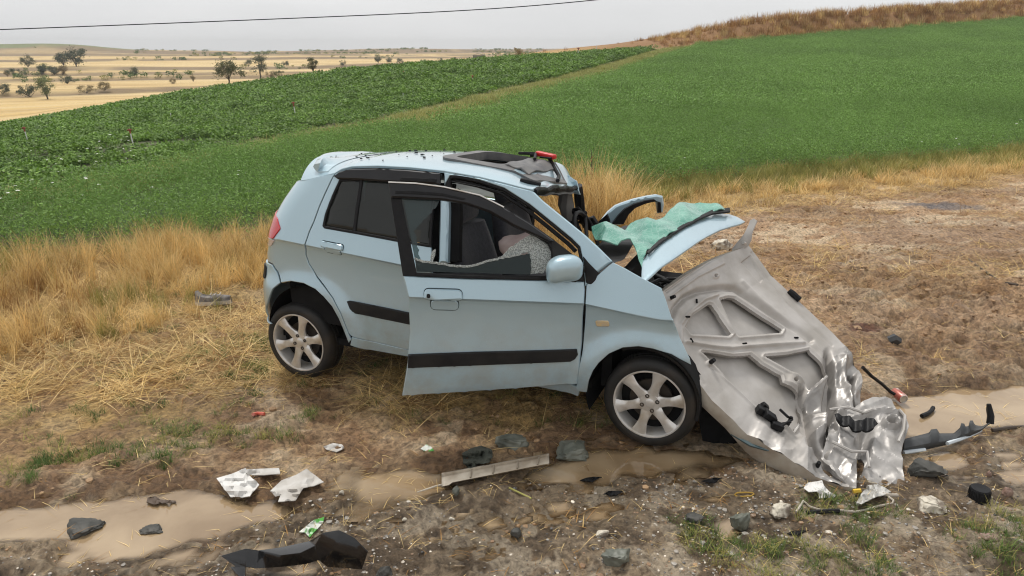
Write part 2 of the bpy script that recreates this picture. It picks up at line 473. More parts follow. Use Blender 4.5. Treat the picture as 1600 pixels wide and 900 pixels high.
cc = zone_colour(gx, gy)
ca = me.color_attributes.new('Col', 'FLOAT_COLOR', 'POINT')
ca.data.foreach_set('color', np.concatenate([cc, np.ones((len(cc), 1))], 1).astype(np.float32).ravel())
wet = np.full(len(gx), 0.0)
mnear = np.hypot(gx, gy) < 9
wet[mnear] = smooth(0.35, 0.0, puddle_sd(gx[mnear], gy[mnear])) * 1.0
wet = np.maximum(wet, 0.45 * smooth(0.5, 0.62, fbm(gx * 1.1, gy * 1.1, 3, 71)) * (1 - smooth(-2, -1, dN(gx, gy))))
wa = me.attributes.new('wet', 'FLOAT', 'POINT')
wa.data.foreach_set('value', wet.astype(np.float32))
M_ground, t, p = nodes('wet_ground')
va = N(t, 'ShaderNodeVertexColor'); va.layer_name = 'Col'
wn = N(t, 'ShaderNodeAttribute'); wn.attribute_name = 'wet'
tcn = N(t, 'ShaderNodeTexCoord')
n1 = N(t, 'ShaderNodeTexNoise', Scale=30.0, Detail=8, Roughness=0.62, Distortion=0.6)
n2 = N(t, 'ShaderNodeTexNoise', Scale=190.0, Detail=5, Roughness=0.7)
for q in (n1, n2): t.links.new(tcn.outputs['Object'], q.inputs['Vector'])
r1 = N(t, 'ShaderNodeMapRange'); r1.inputs['From Min'].default_value = 0.3; r1.inputs['From Max'].default_value = 0.7
r1.inputs['To Min'].default_value = 0.42; r1.inputs['To Max'].default_value = 1.5
t.links.new(n1.outputs['Fac'], r1.inputs['Value'])
mu = N(t, 'ShaderNodeVectorMath', operation='SCALE')
t.links.new(va.outputs['Color'], mu.inputs[0]); t.links.new(r1.outputs['Result'], mu.inputs['Scale'])
dk = N(t, 'ShaderNodeMapRange'); dk.inputs['To Min'].default_value = 1.0; dk.inputs['To Max'].default_value = 0.68
t.links.new(wn.outputs['Fac'], dk.inputs['Value'])
mu2 = N(t, 'ShaderNodeVectorMath', operation='SCALE')
t.links.new(mu.outputs[0], mu2.inputs[0]); t.links.new(dk.outputs['Result'], mu2.inputs['Scale'])
t.links.new(mu2.outputs[0], p.inputs['Base Color'])
rg = N(t, 'ShaderNodeMapRange'); rg.inputs['To Min'].default_value = 0.85; rg.inputs['To Max'].default_value = 0.3
t.links.new(wn.outputs['Fac'], rg.inputs['Value']); t.links.new(rg.outputs['Result'], p.inputs['Roughness'])
# dark moist crumbs and pale silt flecks, within twenty metres or so they read one by one
n4 = N(t, 'ShaderNodeTexNoise', Scale=17.0, Detail=7, Roughness=0.68, Distortion=1.0); t.links.new(tcn.outputs['Object'], n4.inputs['Vector'])
rk = N(t, 'ShaderNodeValToRGB'); e_ = rk.color_ramp.elements; e_[0].position = 0.36; e_[0].color = (0.38, 0.34, 0.31, 1); e_[1].position = 0.50; e_[1].color = (1, 1, 1, 1)
q_ = e_.new(0.62); q_.color = (1.0, 1.0, 1.0, 1); q_ = e_.new(0.74); q_.color = (1.35, 1.38, 1.42, 1)
t.links.new(n4.outputs['Fac'], rk.inputs['Fac'])
mk_ = N(t, 'ShaderNodeMixRGB', blend_type='MULTIPLY'); mk_.inputs['Fac'].default_value = 0.75; t.links.new(mu2.outputs[0], mk_.inputs['Color1']); t.links.new(rk.outputs['Color'], mk_.inputs['Color2'])
t.links.new(mk_.outputs['Color'], p.inputs['Base Color'])
ad = N(t, 'ShaderNodeMath', operation='ADD'); t.links.new(n1.outputs['Fac'], ad.inputs[0]); t.links.new(n2.outputs['Fac'], ad.inputs[1])
bp = N(t, 'ShaderNodeBump', Strength=0.9, Distance=0.03)
t.links.new(ad.outputs[0], bp.inputs['Height']); t.links.new(bp.outputs['Normal'], p.inputs['Normal'])
me.materials.append(M_ground)
ground_o = link(bpy.data.objects.new('ground', me))
tag(ground_o, 'muddy roadside verge rising into farm fields and far terraced stubble', None, None, 'structure')

M_water, t, p = nodes('muddy_water')
tcn = N(t, 'ShaderNodeTexCoord')
n1 = N(t, 'ShaderNodeTexNoise', Scale=2.2, Detail=5, Distortion=0.4); t.links.new(tcn.outputs['Object'], n1.inputs['Vector'])
r = N(t, 'ShaderNodeValToRGB'); r.color_ramp.elements[0].position = 0.35; r.color_ramp.elements[0].color = (0.24, 0.16, 0.085, 1)
r.color_ramp.elements[1].position = 0.65; r.color_ramp.elements[1].color = (0.42, 0.31, 0.19, 1)
t.links.new(n1.outputs['Fac'], r.inputs['Fac']); t.links.new(r.outputs['Color'], p.inputs['Base Color'])
p.inputs['Roughness'].default_value = 0.03; p.inputs['IOR'].default_value = 1.75
n2 = N(t, 'ShaderNodeTexNoise', Scale=26.0, Detail=2); t.links.new(tcn.outputs['Object'], n2.inputs['Vector'])
bp = N(t, 'ShaderNodeBump', Strength=0.12, Distance=0.006); t.links.new(n2.outputs['Fac'], bp.inputs['Height']); t.links.new(bp.outputs['Normal'], p.inputs['Normal'])
# shallow margins let the ground show through the muddy water
o_ = [q for q in t.nodes if q.type == 'OUTPUT_MATERIAL'][0]
al = N(t, 'ShaderNodeAttribute'); al.attribute_name = 'deep'
tr_ = N(t, 'ShaderNodeBsdfTransparent'); tr_.inputs['Color'].default_value = (0.8, 0.72, 0.6, 1)
df_ = N(t, 'ShaderNodeBsdfGlossy'); df_.inputs['Roughness'].default_value = 0.04; t.links.new(bp.outputs['Normal'], df_.inputs['Normal'])
fr_ = N(t, 'ShaderNodeFresnel'); fr_.inputs['IOR'].default_value = 1.33
sh_ = N(t, 'ShaderNodeMixShader'); t.links.new(fr_.outputs[0], sh_.inputs[0]); t.links.new(tr_.outputs[0], sh_.inputs[1]); t.links.new(df_.outputs[0], sh_.inputs[2])
ms_ = N(t, 'ShaderNodeMixShader'); t.links.new(al.outputs['Fac'], ms_.inputs[0]); t.links.new(sh_.outputs[0], ms_.inputs[1]); t.links.new(p.outputs[0], ms_.inputs[2]); t.links.new(ms_.outputs[0], o_.inputs['Surface'])
for pp in PUD:
    P = np.array(pp); c = P.mean(0)
    d = P - c; L_ = np.linalg.norm(d, axis=1)[:, None]
    Q = c + d * (1 + 0.16 / np.maximum(L_, 0.05))
    big = max(np.ptp(P[:, 0]), np.ptp(P[:, 1])) > 0.5
    k_ = len([q for q in bpy.data.objects if q.name.startswith('puddle')])
    z = (-0.020 if big else -0.017) - 0.0004 * k_
    step = 0.035
    x0, y0 = Q.min(0); x1, y1 = Q.max(0); x0, x1 = max(x0, -5.0), min(x1, 6.0); nx, ny = int((x1 - x0) / step) + 2, int((y1 - y0) / step) + 2
    qx, qy = np.meshgrid(np.linspace(x0, x1, nx), np.linspace(y0, y1, ny), indexing='ij')
    ins = sdf(qx.ravel(), qy.ravel(), [tuple(q) for q in Q]) < step
    zg = full_z(qx.ravel().copy(), qy.ravel().copy()); dep = np.clip((z - zg) / 0.022, 0, 1) ** 0.8 * 0.97
    idm = -np.ones(nx * ny, int); F_ = []
    for i in range(nx - 1):
        for j in range(ny - 1):
            f_ = (i * ny + j, (i + 1) * ny + j, (i + 1) * ny + j + 1, i * ny + j + 1)
            if all(ins[k] for k in f_) and any(zg[k] < z + .003 for k in f_): F_.append(f_)
    us = sorted({k for f_ in F_ for k in f_})
    if not us: continue
    idm[us] = np.arange(len(us))
    o = mesh('puddle', [(qx.ravel()[k], qy.ravel()[k], z) for k in us], [tuple(idm[k] for k in f_) for f_ in F_], M_water, None, 0)
    at_ = o.data.attributes.new('deep', 'FLOAT', 'POINT'); at_.data.foreach_set('value', dep[us].astype(np.float32))
    tag(o, 'muddy brown puddle lying in the wheel ruts of the verge', None, None, 'structure')
# ------------------------------------------------------------------ vegetation
def stuff_scatter(name, label, protos, X, Y, Z, rot, scl, idx, tilt=None):
    me = bpy.data.meshes.new(name)
    n = len(X)
    me.vertices.add(n)
    me.vertices.foreach_set('co', np.stack([X, Y, Z], 1).astype(np.float32).ravel())
    R = np.zeros((n, 3), np.float32)
    if tilt is not None: R[:, 0] = tilt
    R[:, 2] = rot
    a = me.attributes.new('rot', 'FLOAT_VECTOR', 'POINT'); a.data.foreach_set('vector', R.ravel())
    a = me.attributes.new('scl', 'FLOAT', 'POINT'); a.data.foreach_set('value', np.asarray(scl, np.float32))
    a = me.attributes.new('idx', 'INT', 'POINT'); a.data.foreach_set('value', np.asarray(idx, np.int32))
    o = link(bpy.data.objects.new(name, me))
    g = bpy.data.node_groups.new(name + '_scatter', 'GeometryNodeTree')
    g.interface.new_socket('Geometry', in_out='INPUT', socket_type='NodeSocketGeometry')
    g.interface.new_socket('Geometry', in_out='OUTPUT', socket_type='NodeSocketGeometry')
    gi = g.nodes.new('NodeGroupInput'); go = g.nodes.new('NodeGroupOutput')
    jn = g.nodes.new('GeometryNodeJoinGeometry')
    for pr in reversed(protos):
        oi = g.nodes.new('GeometryNodeObjectInfo'); oi.inputs['As Instance'].default_value = True; oi.inputs['Object'].default_value = pr
        g.links.new(oi.outputs['Geometry'], jn.inputs['Geometry'])
    ip = g.nodes.new('GeometryNodeInstanceOnPoints'); ip.inputs['Pick Instance'].default_value = True
    g.links.new(gi.outputs[0], ip.inputs['Points']); g.links.new(jn.outputs[0], ip.inputs['Instance'])
    def attr(nm, ty):
        q = g.nodes.new('GeometryNodeInputNamedAttribute'); q.data_type = ty; q.inputs['Name'].default_value = nm
        return [s for s in q.outputs if s.enabled and s.name == 'Attribute'][0]
    e2r = g.nodes.new('FunctionNodeEulerToRotation')
    g.links.new(attr('rot', 'FLOAT_VECTOR'), e2r.inputs[0]); g.links.new(e2r.outputs[0], ip.inputs['Rotation'])
    g.links.new(attr('scl', 'FLOAT'), ip.inputs['Scale']); g.links.new(attr('idx', 'INT'), ip.inputs['Instance Index'])
    g.links.new(ip.outputs[0], go.inputs[0])
    o.modifiers.new('scatter', 'NODES').node_group = g
    return tag(o, label, None, None, 'stuff')
def proto(name, V, F, mats, mi=None):          # a source mesh for the scatter, not in the scene
    me = bpy.data.meshes.new(name)
    me.from_pydata([tuple(map(float, v)) for v in V], [], F)
    for m in (mats if isinstance(mats, list) else [mats]): me.materials.append(m)
    if mi: me.polygons.foreach_set('material_index', mi)
    me.update()
    return bpy.data.objects.new(name, me)
def leaf_mat(name, c1, c2, rough=0.55, rand=0.25, scale=3.0, tl=0.25):
    m, t, p = nodes(name)
    oi = N(t, 'ShaderNodeObjectInfo'); ge = N(t, 'ShaderNodeNewGeometry')
    nz = N(t, 'ShaderNodeTexNoise', Scale=scale, Detail=2); t.links.new(ge.outputs['Position'], nz.inputs['Vector'])
    r = N(t, 'ShaderNodeValToRGB'); r.color_ramp.elements[0].position = 0.3; r.color_ramp.elements[0].color = (*c1, 1)
    r.color_ramp.elements[1].position = 0.7; r.color_ramp.elements[1].color = (*c2, 1)
    ad = N(t, 'ShaderNodeMath', operation='MULTIPLY_ADD'); ad.inputs[1].default_value = 0.5
    t.links.new(ge.outputs['Random Per Island'], ad.inputs[0])
    sb = N(t, 'ShaderNodeMath', operation='MULTIPLY'); sb.inputs[1].default_value = 0.5
    t.links.new(nz.outputs['Fac'], sb.inputs[0]); t.links.new(sb.outputs[0], ad.inputs[2])
    t.links.new(ad.outputs[0], r.inputs['Fac'])
    mr = N(t, 'ShaderNodeMapRange'); mr.inputs['To Min'].default_value = 1 - rand; mr.inputs['To Max'].default_value = 1 + rand
    t.links.new(oi.outputs['Random'], mr.inputs['Value'])
    hv = N(t, 'ShaderNodeHueSaturation'); t.links.new(mr.outputs['Result'], hv.inputs['Value']); t.links.new(r.outputs['Color'], hv.inputs['Color'])
    t.links.new(hv.outputs['Color'], p.inputs['Base Color'])
    p.inputs['Roughness'].default_value = rough; p.inputs['Specular IOR Level'].default_value = 0.3
    if tl:
        o = [q for q in t.nodes if q.type == 'OUTPUT_MATERIAL'][0]
        td = N(t, 'ShaderNodeBsdfTranslucent'); t.links.new(hv.outputs['Color'], td.inputs['Color'])
        ms = N(t, 'ShaderNodeMixShader'); ms.inputs[0].default_value = tl
        t.links.new(p.outputs[0], ms.inputs[1]); t.links.new(td.outputs[0], ms.inputs[2]); t.links.new(ms.outputs[0], o.inputs['Surface'])
    return m
M_alf = leaf_mat('alfalfa_leaf', (0.125, 0.22, 0.048), (0.25, 0.42, 0.10), rand=0.12, scale=0.16)
M_pot = leaf_mat('low_crop_leaf', (0.075, 0.155, 0.018), (0.185, 0.31, 0.05), rand=0.3, scale=0.5)
M_straw = leaf_mat('dry_straw', (0.54, 0.36, 0.125), (0.82, 0.62, 0.29), rough=0.6, rand=0.3, scale=1.2)
M_straw2 = leaf_mat('brown_dry_grass', (0.25, 0.125, 0.04), (0.42, 0.24, 0.085), rough=0.7, rand=0.3, scale=0.6)
M_grass = leaf_mat('green_grass', (0.055, 0.12, 0.02), (0.15, 0.21, 0.05), rand=0.25, scale=2.0)
M_olive = leaf_mat('olive_grass', (0.21, 0.22, 0.05), (0.42, 0.37, 0.11), rand=0.25, scale=2.0)
M_white = mat('white_petals', (0.75, 0.75, 0.68), rough=0.7)

M_strip = leaf_mat('strip_grass_leaf', (0.22, 0.25, 0.06), (0.42, 0.40, 0.14), rand=.25, scale=.5)
def blades(n, h, spread, w, bend, seed, lay=0.0, segs=3, hv=0.4):
    rg = random.Random(seed); V = []; F = []
    for _ in range(n):
        az = rg.uniform(0, 2 * math.pi); r0 = spread * math.sqrt(rg.random()); b0 = rg.uniform(0, 2 * math.pi)
        x, y, z = r0 * math.cos(b0), r0 * math.sin(b0), -0.01
        L = h * rg.uniform(1 - hv, 1 + hv); th = rg.uniform(0.0, 0.35) + lay * rg.uniform(0.7, 1.2); dth = bend * rg.uniform(0.2, 1.3) / segs
        sx, sy = -math.sin(az), math.cos(az); b = len(V)
        wd = w * rg.uniform(0.6, 1.3)
        for k in range(segs + 1):
            ww = wd * (1 - (k / segs) ** 1.5 * 0.9) / 2
            V += [(x - sx * ww, y - sy * ww, z), (x + sx * ww, y + sy * ww, z)]
            st = L / segs
            x += math.cos(az) * math.sin(th) * st; y += math.sin(az) * math.sin(th) * st; z += math.cos(th) * st
            z = max(z, 0.006)
            th += dth
        for k in range(segs): F.append((b + 2 * k, b + 2 * k + 1, b + 2 * k + 3, b + 2 * k + 2))
    return V, F
def leaves(n, rx, h, size, seed, up=0.5, asp=0.6, top=False):
    rg = random.Random(seed); V = []; F = []
    for _ in range(n):
        t = rg.random(); rad = rx * math.sqrt(rg.random()) * (0.65 + 0.35 * t); a = rg.uniform(0, 6.283)
        z = h * (t ** 0.7) * (1 - 0.3 * (rad / rx) ** 2)
        c = Vector((rad * math.cos(a), rad * math.sin(a), z))
        s = size * rg.uniform(0.6, 1.4)
        nrm = Vector((rg.gauss(0, 1), rg.gauss(0, 1), abs(rg.gauss(0, 1)) + up)).normalized()
        d = nrm.orthogonal().normalized(); d.rotate(Matrix.Rotation(rg.uniform(0, 6.283), 3, nrm)); e = nrm.cross(d)
        b = len(V); V += [c - d * s, c + e * s * asp * 0.8 - nrm * s * .12, c + d * s, c - e * s * asp * 0.8 - nrm * s * .12]; F.append((b, b + 1, b + 2, b + 3))
    return V, F
def heads(V, F, k, seed):  # seed heads on the first k blades
    return V, F
P_alf = [proto('alfalfa_plant', *leaves(190, 0.32, 0.50, 0.019, 10 + i, up=.2, asp=.45), M_alf) for i in range(4)]
P_alf2 = [proto('alfalfa_clump', *leaves(170, 0.60, 0.50, 0.036, 20 + i, up=.2, asp=.42), M_alf) for i in range(3)]
P_pot = [proto('crop_plant', *leaves(110, 0.32, 0.22, 0.038, 30 + i, up=1.0, asp=0.75), M_pot) for i in range(4)]
P_dry = [proto('dry_tuft', *blades(34, 0.52, 0.11, 0.0065, 1.1, 40 + i), M_straw) for i in range(4)] + \
        [proto('brown_tuft', *blades(26, 0.46, 0.10, 0.006, 0.8, 50 + i), M_straw2) for i in range(2)] + \
        [proto('olive_tuft', *blades(30, 0.36, 0.10, 0.007, 1.0, 55 + i), M_olive) for i in range(2)]
P_lay = [proto('laid_straw', *blades(26, 0.34, 0.16, 0.0055, 0.5, 60 + i, lay=1.25), M_straw) for i in range(4)] + \
        [proto('laid_brown', *blades(22, 0.28, 0.16, 0.0055, 0.5, 66 + i, lay=1.3), M_straw2) for i in range(2)]
P_grn = [proto('grass_tuft', *blades(34, 0.085, 0.07, 0.0045, 1.2, 70 + i, lay=0.4), M_grass) for i in range(3)] + \
        [proto('olive_short', *blades(26, 0.11, 0.07, 0.0045, 1.2, 75 + i, lay=0.5), M_olive) for i in range(2)]
P_mixg = [proto('verge_green', *blades(40, 0.26, 0.13, 0.008, 1.1, 80 + i, lay=.2), M_olive) for i in range(2)] + \
         [proto('verge_straw', *blades(40, 0.24, 0.13, 0.007, 1.2, 84 + i, lay=.4), M_straw) for i in range(3)]
P_strip = [proto('strip_tuft', *blades(36, 0.2, 0.3, 0.018, 1.0, 130 + i, lay=.3), M_strip) for i in range(3)]
def flower(seed):
    V, F = [], []
    rg = random.Random(seed)
    for k in range(2):
        x, y, z = rg.uniform(-.12, .12), rg.uniform(-.12, .12), rg.uniform(0.35, .62)
        b = len(V); n = 8
        for q in range(n): V.append((x + 0.022 * math.cos(q * 6.283 / n), y + .022 * math.sin(q * 6.283 / n), z + rg.uniform(-.006, .006)))
        F.append(tuple(range(b, b + n)))
        b = len(V); V += [(x - .002, y, 0), (x + .002, y, 0), (x + .002, y, z), (x - .002, y, z)]; F.append((b, b + 1, b + 2, b + 3))
    return V, F
P_flo = []
for i in range(2):
    V, F = flower(i); P_flo.append(proto('white_flower', V, F, [M_white, M_grass], [0, 1] * 2))

def cand(x0, x1, y0, y1, n): return rng.uniform(x0, x1, n), rng.uniform(y0, y1, n)
def inview(x, y, m=0.12): return (np.abs(x) < (y * 0.9 + 2.6))
def go(name, label, protos, X, Y, scl, idx=None, tilt=None, sink=0.0):
    Z = full_z(X.copy(), Y.copy()) - sink
    if name == 'straw_litter': Z = np.maximum(Z, -.022)
    stuff_scatter(name, label, protos, X, Y, Z, rng.uniform(0, 6.283, len(X)), scl, rng.integers(0, len(protos), len(X)) if idx is None else idx, tilt)

# alfalfa, denser near its edge
X1, Y1 = cand(-12, 26, 5, 32, 17000); n1 = dN(X1, Y1)
k = (n1 > -0.75 + 0.6 * smooth(-2, 3, X1)) & (n1 < 9) & (low_sd(X1, Y1) > strip_gap(X1, Y1)) & inview(X1, Y1); X1, Y1 = X1[k], Y1[k]
X2, Y2 = cand(-14, 105, 12, 115, 82000); n2_ = dN(X2, Y2); keep = rng.random(len(X2)) < np.clip(40 / np.maximum(n2_, 1), 0.4, 1) 
k = (n2_ > 8) & (n2_ < CREST) & (low_sd(X2, Y2) > strip_gap(X2, Y2)) & inview(X2, Y2) & keep; X2, Y2 = X2[k], Y2[k]
XX = np.concatenate([X1, X2]); YY = np.concatenate([Y1, Y2])
sc_ = np.concatenate([rng.uniform(0.75, 1.25, len(X1)), rng.uniform(0.8, 1.2, len(X2))]) * (0.90 + 0.2 * fbm(XX * 0.35, YY * 0.35, 3, 91))
ix = np.concatenate([rng.integers(0, 4, len(X1)), rng.integers(4, 7, len(X2))])
go('alfalfa_crop', 'dense green alfalfa crop filling the slope behind the car', P_alf + P_alf2, XX, YY, sc_, ix)
# low crop in rows, soil showing between
X3, Y3 = cand(-60, 30, 9, 90, 72000); n3 = dN(X3, Y3); s3 = low_sd(X3, Y3)
gap = fbm(X3 * 0.35, Y3 * 0.9, 3, 95)
k = (n3 > 1.0) & (n3 < CREST - 0.2) & (s3 < -0.6 * strip_gap(X3, Y3)) & inview(X3, Y3) & (gap > 0.33) & (rng.random(len(X3)) < np.clip(0.55 + (gap - 0.33) * 4, 0, 1)); X3, Y3 = X3[k], Y3[k]
go('low_crop', 'low leafy green crop with bare soil showing between plants', P_pot, X3, Y3, rng.uniform(0.7, 1.35, len(X3)) * np.clip(np.hypot(X3, Y3) / 30, 0.9, 1.6))
# strip of dry grass between the two crops and along the field edge
t_ = rng.uniform(0, 1, 5200); seg = np.array(BND); L = np.concatenate([[0], np.cumsum(np.linalg.norm(np.diff(seg, axis=0), axis=1))])
q = 45 + t_ * (L[-1] - 50); X4 = np.interp(q, L, seg[:, 0]) + rng.uniform(-1.2, 1.3, len(q)) * .55; Y4 = np.interp(q, L, seg[:, 1]) - rng.uniform(-1.2, 1.3, len(q)) * .83
k = (np.hypot(X4, Y4) > 13.5) & (rng.random(len(X4)) < .6) & (dN(X4, Y4) > 1.5) & (dN(X4, Y4) < CREST); X4, Y4 = X4[k], Y4[k]
go('strip_grass', 'pale yellow grass strip between the two green crops', P_strip, X4, Y4, rng.uniform(0.6, 1.2, len(X4)))
# tall dry grass on the verge
X5, Y5 = cand(-14, 8, 4.5, 16, 26000)
d5 = np.minimum(sdf(X5, Y5, TALL), sdf(X5, Y5, BACK)); f5 = fbm(X5 * 1.2, Y5 * 1.2, 3, 97)
k = (d5 + (f5 - 0.5) * 1.4 < 0) & inview(X5, Y5) & (dN(X5, Y5) < 0.9) & (rng.random(len(X5)) < 0.25 + 0.5 * smooth(.35, .55, fbm(X5 * 2.2, Y5 * 2.2, 3, 133))); X5, Y5 = X5[k], Y5[k]
f5 = fbm(X5 * 0.9, Y5 * 0.9, 3, 98)
ix = np.where(rng.random(len(X5)) < 0.35 + .6 * smooth(.35, .6, fbm(X5 * .6, Y5 * 1.3, 3, 131)), rng.integers(0, 4, len(X5)), np.where(f5 > 0.5, rng.integers(4, 6, len(X5)), rng.integers(6, 8, len(X5))))
tz = np.array([flat(px, py)[:2] for px, py in zip(rng.uniform(862, 985, 90), rng.uniform(338, 372, 90))]); X5 = np.concatenate([X5, tz[:, 0]]); Y5 = np.concatenate([Y5, tz[:, 1]]); ix = np.concatenate([ix, rng.integers(0, 6, 90)])
go('tall_dry_grass', 'tall dry golden grass bordering the alfalfa', P_dry, X5, Y5, (np.concatenate([np.zeros(len(X5) - 90), rng.uniform(.35, .95, 90)])) + (rng.uniform(0.55, 1.1, len(X5)) * (0.25 + .75 * smooth(-4.2, -1.4, dN(X5, Y5))) * (1 - .45 * smooth(-1.3, -.2, dN(X5, Y5)) * smooth(0, -2, X5)) * 0.52 + 0.24), ix, rng.normal(0, 0.4, len(X5)))
# flattened straw left of the car, under it and along the track
X6, Y6 = cand(-10, 5, 2.5, 13, 22000)
d6 = sdf(X6, Y6, STRAW); f6 = fbm(X6 * 1.6, Y6 * 1.6, 3, 99)
d6 = np.minimum(d6, sdf(X6, Y6, TALL)); k = (d6 + (f6 - 0.5) * 2.2 < 0) & inview(X6, Y6) & (rng.random(len(X6)) < 0.55); X6, Y6 = X6[k], Y6[k]
X6b, Y6b = cand(-3, 16, 5, 19, 16000); n6 = dN(X6b, Y6b); f6 = fbm(X6b * 0.8, Y6b * 1.6, 4, 33)
k = (n6 < -0.3) & inview(X6b, Y6b) & ((rng.random(len(X6b)) < smooth(0.5, 0.6, f6) * 0.2) | ((n6 > -2.4) & (rng.random(len(X6b)) < .6))); X6b, Y6b = X6b[k], Y6b[k]
X6, Y6 = np.concatenate([X6, X6b]), np.concatenate([Y6, Y6b])
go('flattened_straw', 'flattened straw and dead grass trampled into the mud', P_lay, X6, Y6, rng.uniform(0.45, 1.1, len(X6)), None, rng.normal(0, 0.08, len(X6)))
# grass verge on the right between track and alfalfa
X7, Y7 = cand(0, 22, 8, 24, 14000); n7 = dN(X7, Y7)
k = (n7 > -2.3) & (n7 < 0.4) & (X7 > 1.2) & inview(X7, Y7) & (rng.random(len(X7)) < smooth(-2.5, -0.4, n7)); X7, Y7 = X7[k], Y7[k]
g7 = smooth(-1.6, -0.2, dN(X7, Y7)) * smooth(0.42, 0.58, fbm(X7 * .8, Y7 * .8, 3, 101) + .2)
ix = np.where(rng.random(len(X7)) < g7, rng.integers(0, 2, len(X7)), rng.integers(2, 5, len(X7)))
go('verge_grass', 'mixed green and yellow verge grass along the track', P_mixg, X7, Y7, rng.uniform(0.5, 1.15, len(X7)), ix)
# short green grass in patches
GX_, GY_ = cand(-8, 6, 2.2, 9, 30000); kk = np.zeros(len(GX_), bool)
for pp in GREEN_PATCH: kk |= (sdf(GX_, GY_, pp) + (fbm(GX_ * 4, GY_ * 4, 3, 103) - 0.5) * 0.55 < 0)
kk |= (rng.random(len(GX_)) < 0.08) & (sdf(GX_, GY_, STRAW) < 0.3)
kk &= (puddle_sd(GX_, GY_) > 0.03); X8, Y8 = GX_[kk], GY_[kk]
go('short_grass', 'short green grass growing in patches on the verge', P_grn, X8, Y8, rng.uniform(0.3, 0.8, len(X8)))
# brown grass on the crest bank, pale grass on the skyline
X9, Y9 = cand(-15, 110, 45, 140, 60000); n9 = dN(X9, Y9); a9 = aL(X9, Y9)
k = (n9 > CREST - 0.6) & (n9 < 50) & (a9 > 8) & inview(X9, Y9) & (rng.random(len(X9)) < np.where(a9 > 42, 0.8, 0.06)); X9, Y9 = X9[k], Y9[k]
P_bank = [proto('bank_grass', *blades(40, 0.8, 0.5, 0.03, 0.9, 90 + i, lay=.2), M_straw2) for i in range(3)] + [proto('bank_straw', *blades(40, 0.8, 0.5, 0.03, 0.9, 95 + i), M_straw) for i in range(1)]
go('bank_grass', 'reddish brown dry grass on the bank above the alfalfa', P_bank, X9, Y9, rng.uniform(0.5, 1.2, len(X9)) * (0.4 + 0.5 * smooth(38, 56, aL(X9, Y9))))
# scrub along the terrace banks, too thin and far to tell apart
XC, YC = cand(-260, 40, 90, 480, 26000); nC = dN(XC, YC); aC = aL(XC, YC); kk = np.zeros(len(XC), bool)
for k, b in enumerate(BANK_N):
    wob = (8 + 3 * k) * np.sin(aC * 0.013 + k * 1.7) + 3 * np.sin(aC * 0.05 + k)
    kk |= np.abs(nC - b - wob) < 2.5 + (9 if k > 4 else 0)
kk &= inview(XC, YC) & (fbm(XC * .03, YC * .03, 3, 141) > .56) & (rng.random(len(XC)) < .5); XC, YC = XC[kk], YC[kk]
P_scr = [proto('scrub', *leaves(70, 0.9, 0.9, 0.16, 150 + i, up=.3), m_) for i, m_ in enumerate((M_grass, M_olive, M_grass))]
go('terrace_scrub', 'thin scrub and weeds along the far terrace banks', P_scr, XC, YC, rng.uniform(.4, 1.3, len(XC)))
# white umbels
wf = [(60, 262), (95, 300), (110, 297), (150, 280), (168, 274), (185, 262), (203, 258), (205, 270), (213, 271), (165, 285), (130, 300), (85, 298), (80, 345), (130, 350), (60, 367), (30, 360), (240, 350), (375, 315), (392, 318), (1490, 262), (1440, 255), (1540, 245), (1580, 235), (1060, 290), (150, 345), (20, 372)]
W_ = np.array([ground(*q)[:2] for q in wf])
go('white_flowers', 'scattered white flower heads along the crop edge', P_flo, W_[:, 0], W_[:, 1], rng.uniform(0.8, 1.3, len(W_)))
# gravel, crumbs of glass and litter of straw on the wet verge
M_clod = mat('mud_clod', (0.20, 0.115, 0.055), (0.42, 0.28, 0.16), scale=30, rough=.75, rand=.35)
def pebble(seed, m):
    rg = random.Random(seed); bm = bmesh.new(); bmesh.ops.create_icosphere(bm, subdivisions=1, radius=1)
    V = [(v.co.x * rg.uniform(.7, 1.2), v.co.y * rg.uniform(.7, 1.2), v.co.z * rg.uniform(.4, .8)) for v in bm.verts]
    F = [tuple(v.index for v in f.verts) for f in bm.faces]; bm.free()
    return proto('pebble', V, F, m)
M_peb = [mat('grey_pebble', (0.20, 0.18, 0.155), (0.32, 0.29, 0.25), rand=.4, rough=.5), mat('pale_pebble', (0.55, 0.48, 0.38), (0.7, 0.64, 0.54), rand=.3, rough=.5), mat('dark_pebble', (0.07, 0.065, 0.06), (0.13, 0.12, 0.11), rand=.4, rough=.35), mat('brown_pebble', (0.23, 0.14, 0.08), (0.34, 0.22, 0.13), rand=.3, rough=.5)]
P_peb = [pebble(i, M_peb[i % 4]) for i in range(8)]
XA, YA = cand(-4, 5.5, 1.9, 6, 52000)
dg = sdf(XA, YA, GRAVEL) + (fbm(XA * 2, YA * 2, 3, 105) - .5) * .7
k = (dg < 0) & inview(XA, YA) & (puddle_sd(XA, YA) > 0.0) & (rng.random(len(XA)) < 0.25 + 0.75 * smooth(.45, .6, fbm(XA * 3, YA * 3, 3, 106)))
XA, YA = XA[k], YA[k]
ixp = rng.choice(8, len(XA), p=[.2, .1, .14, .16, .2, .04, .08, .08])
go('gravel', 'wet gravel and crumbs of debris on the muddy verge', P_peb, XA, YA, np.clip(rng.lognormal(-5.35, 0.5, len(XA)), 0.0018, 0.019), ixp)
P_clod = [pebble(20 + i, M_clod) for i in range(4)]
XD, YD = cand(-7, 12, 2.0, 12, 60000); fD = fbm(XD * 1.4, YD * 2.4, 4, 151)
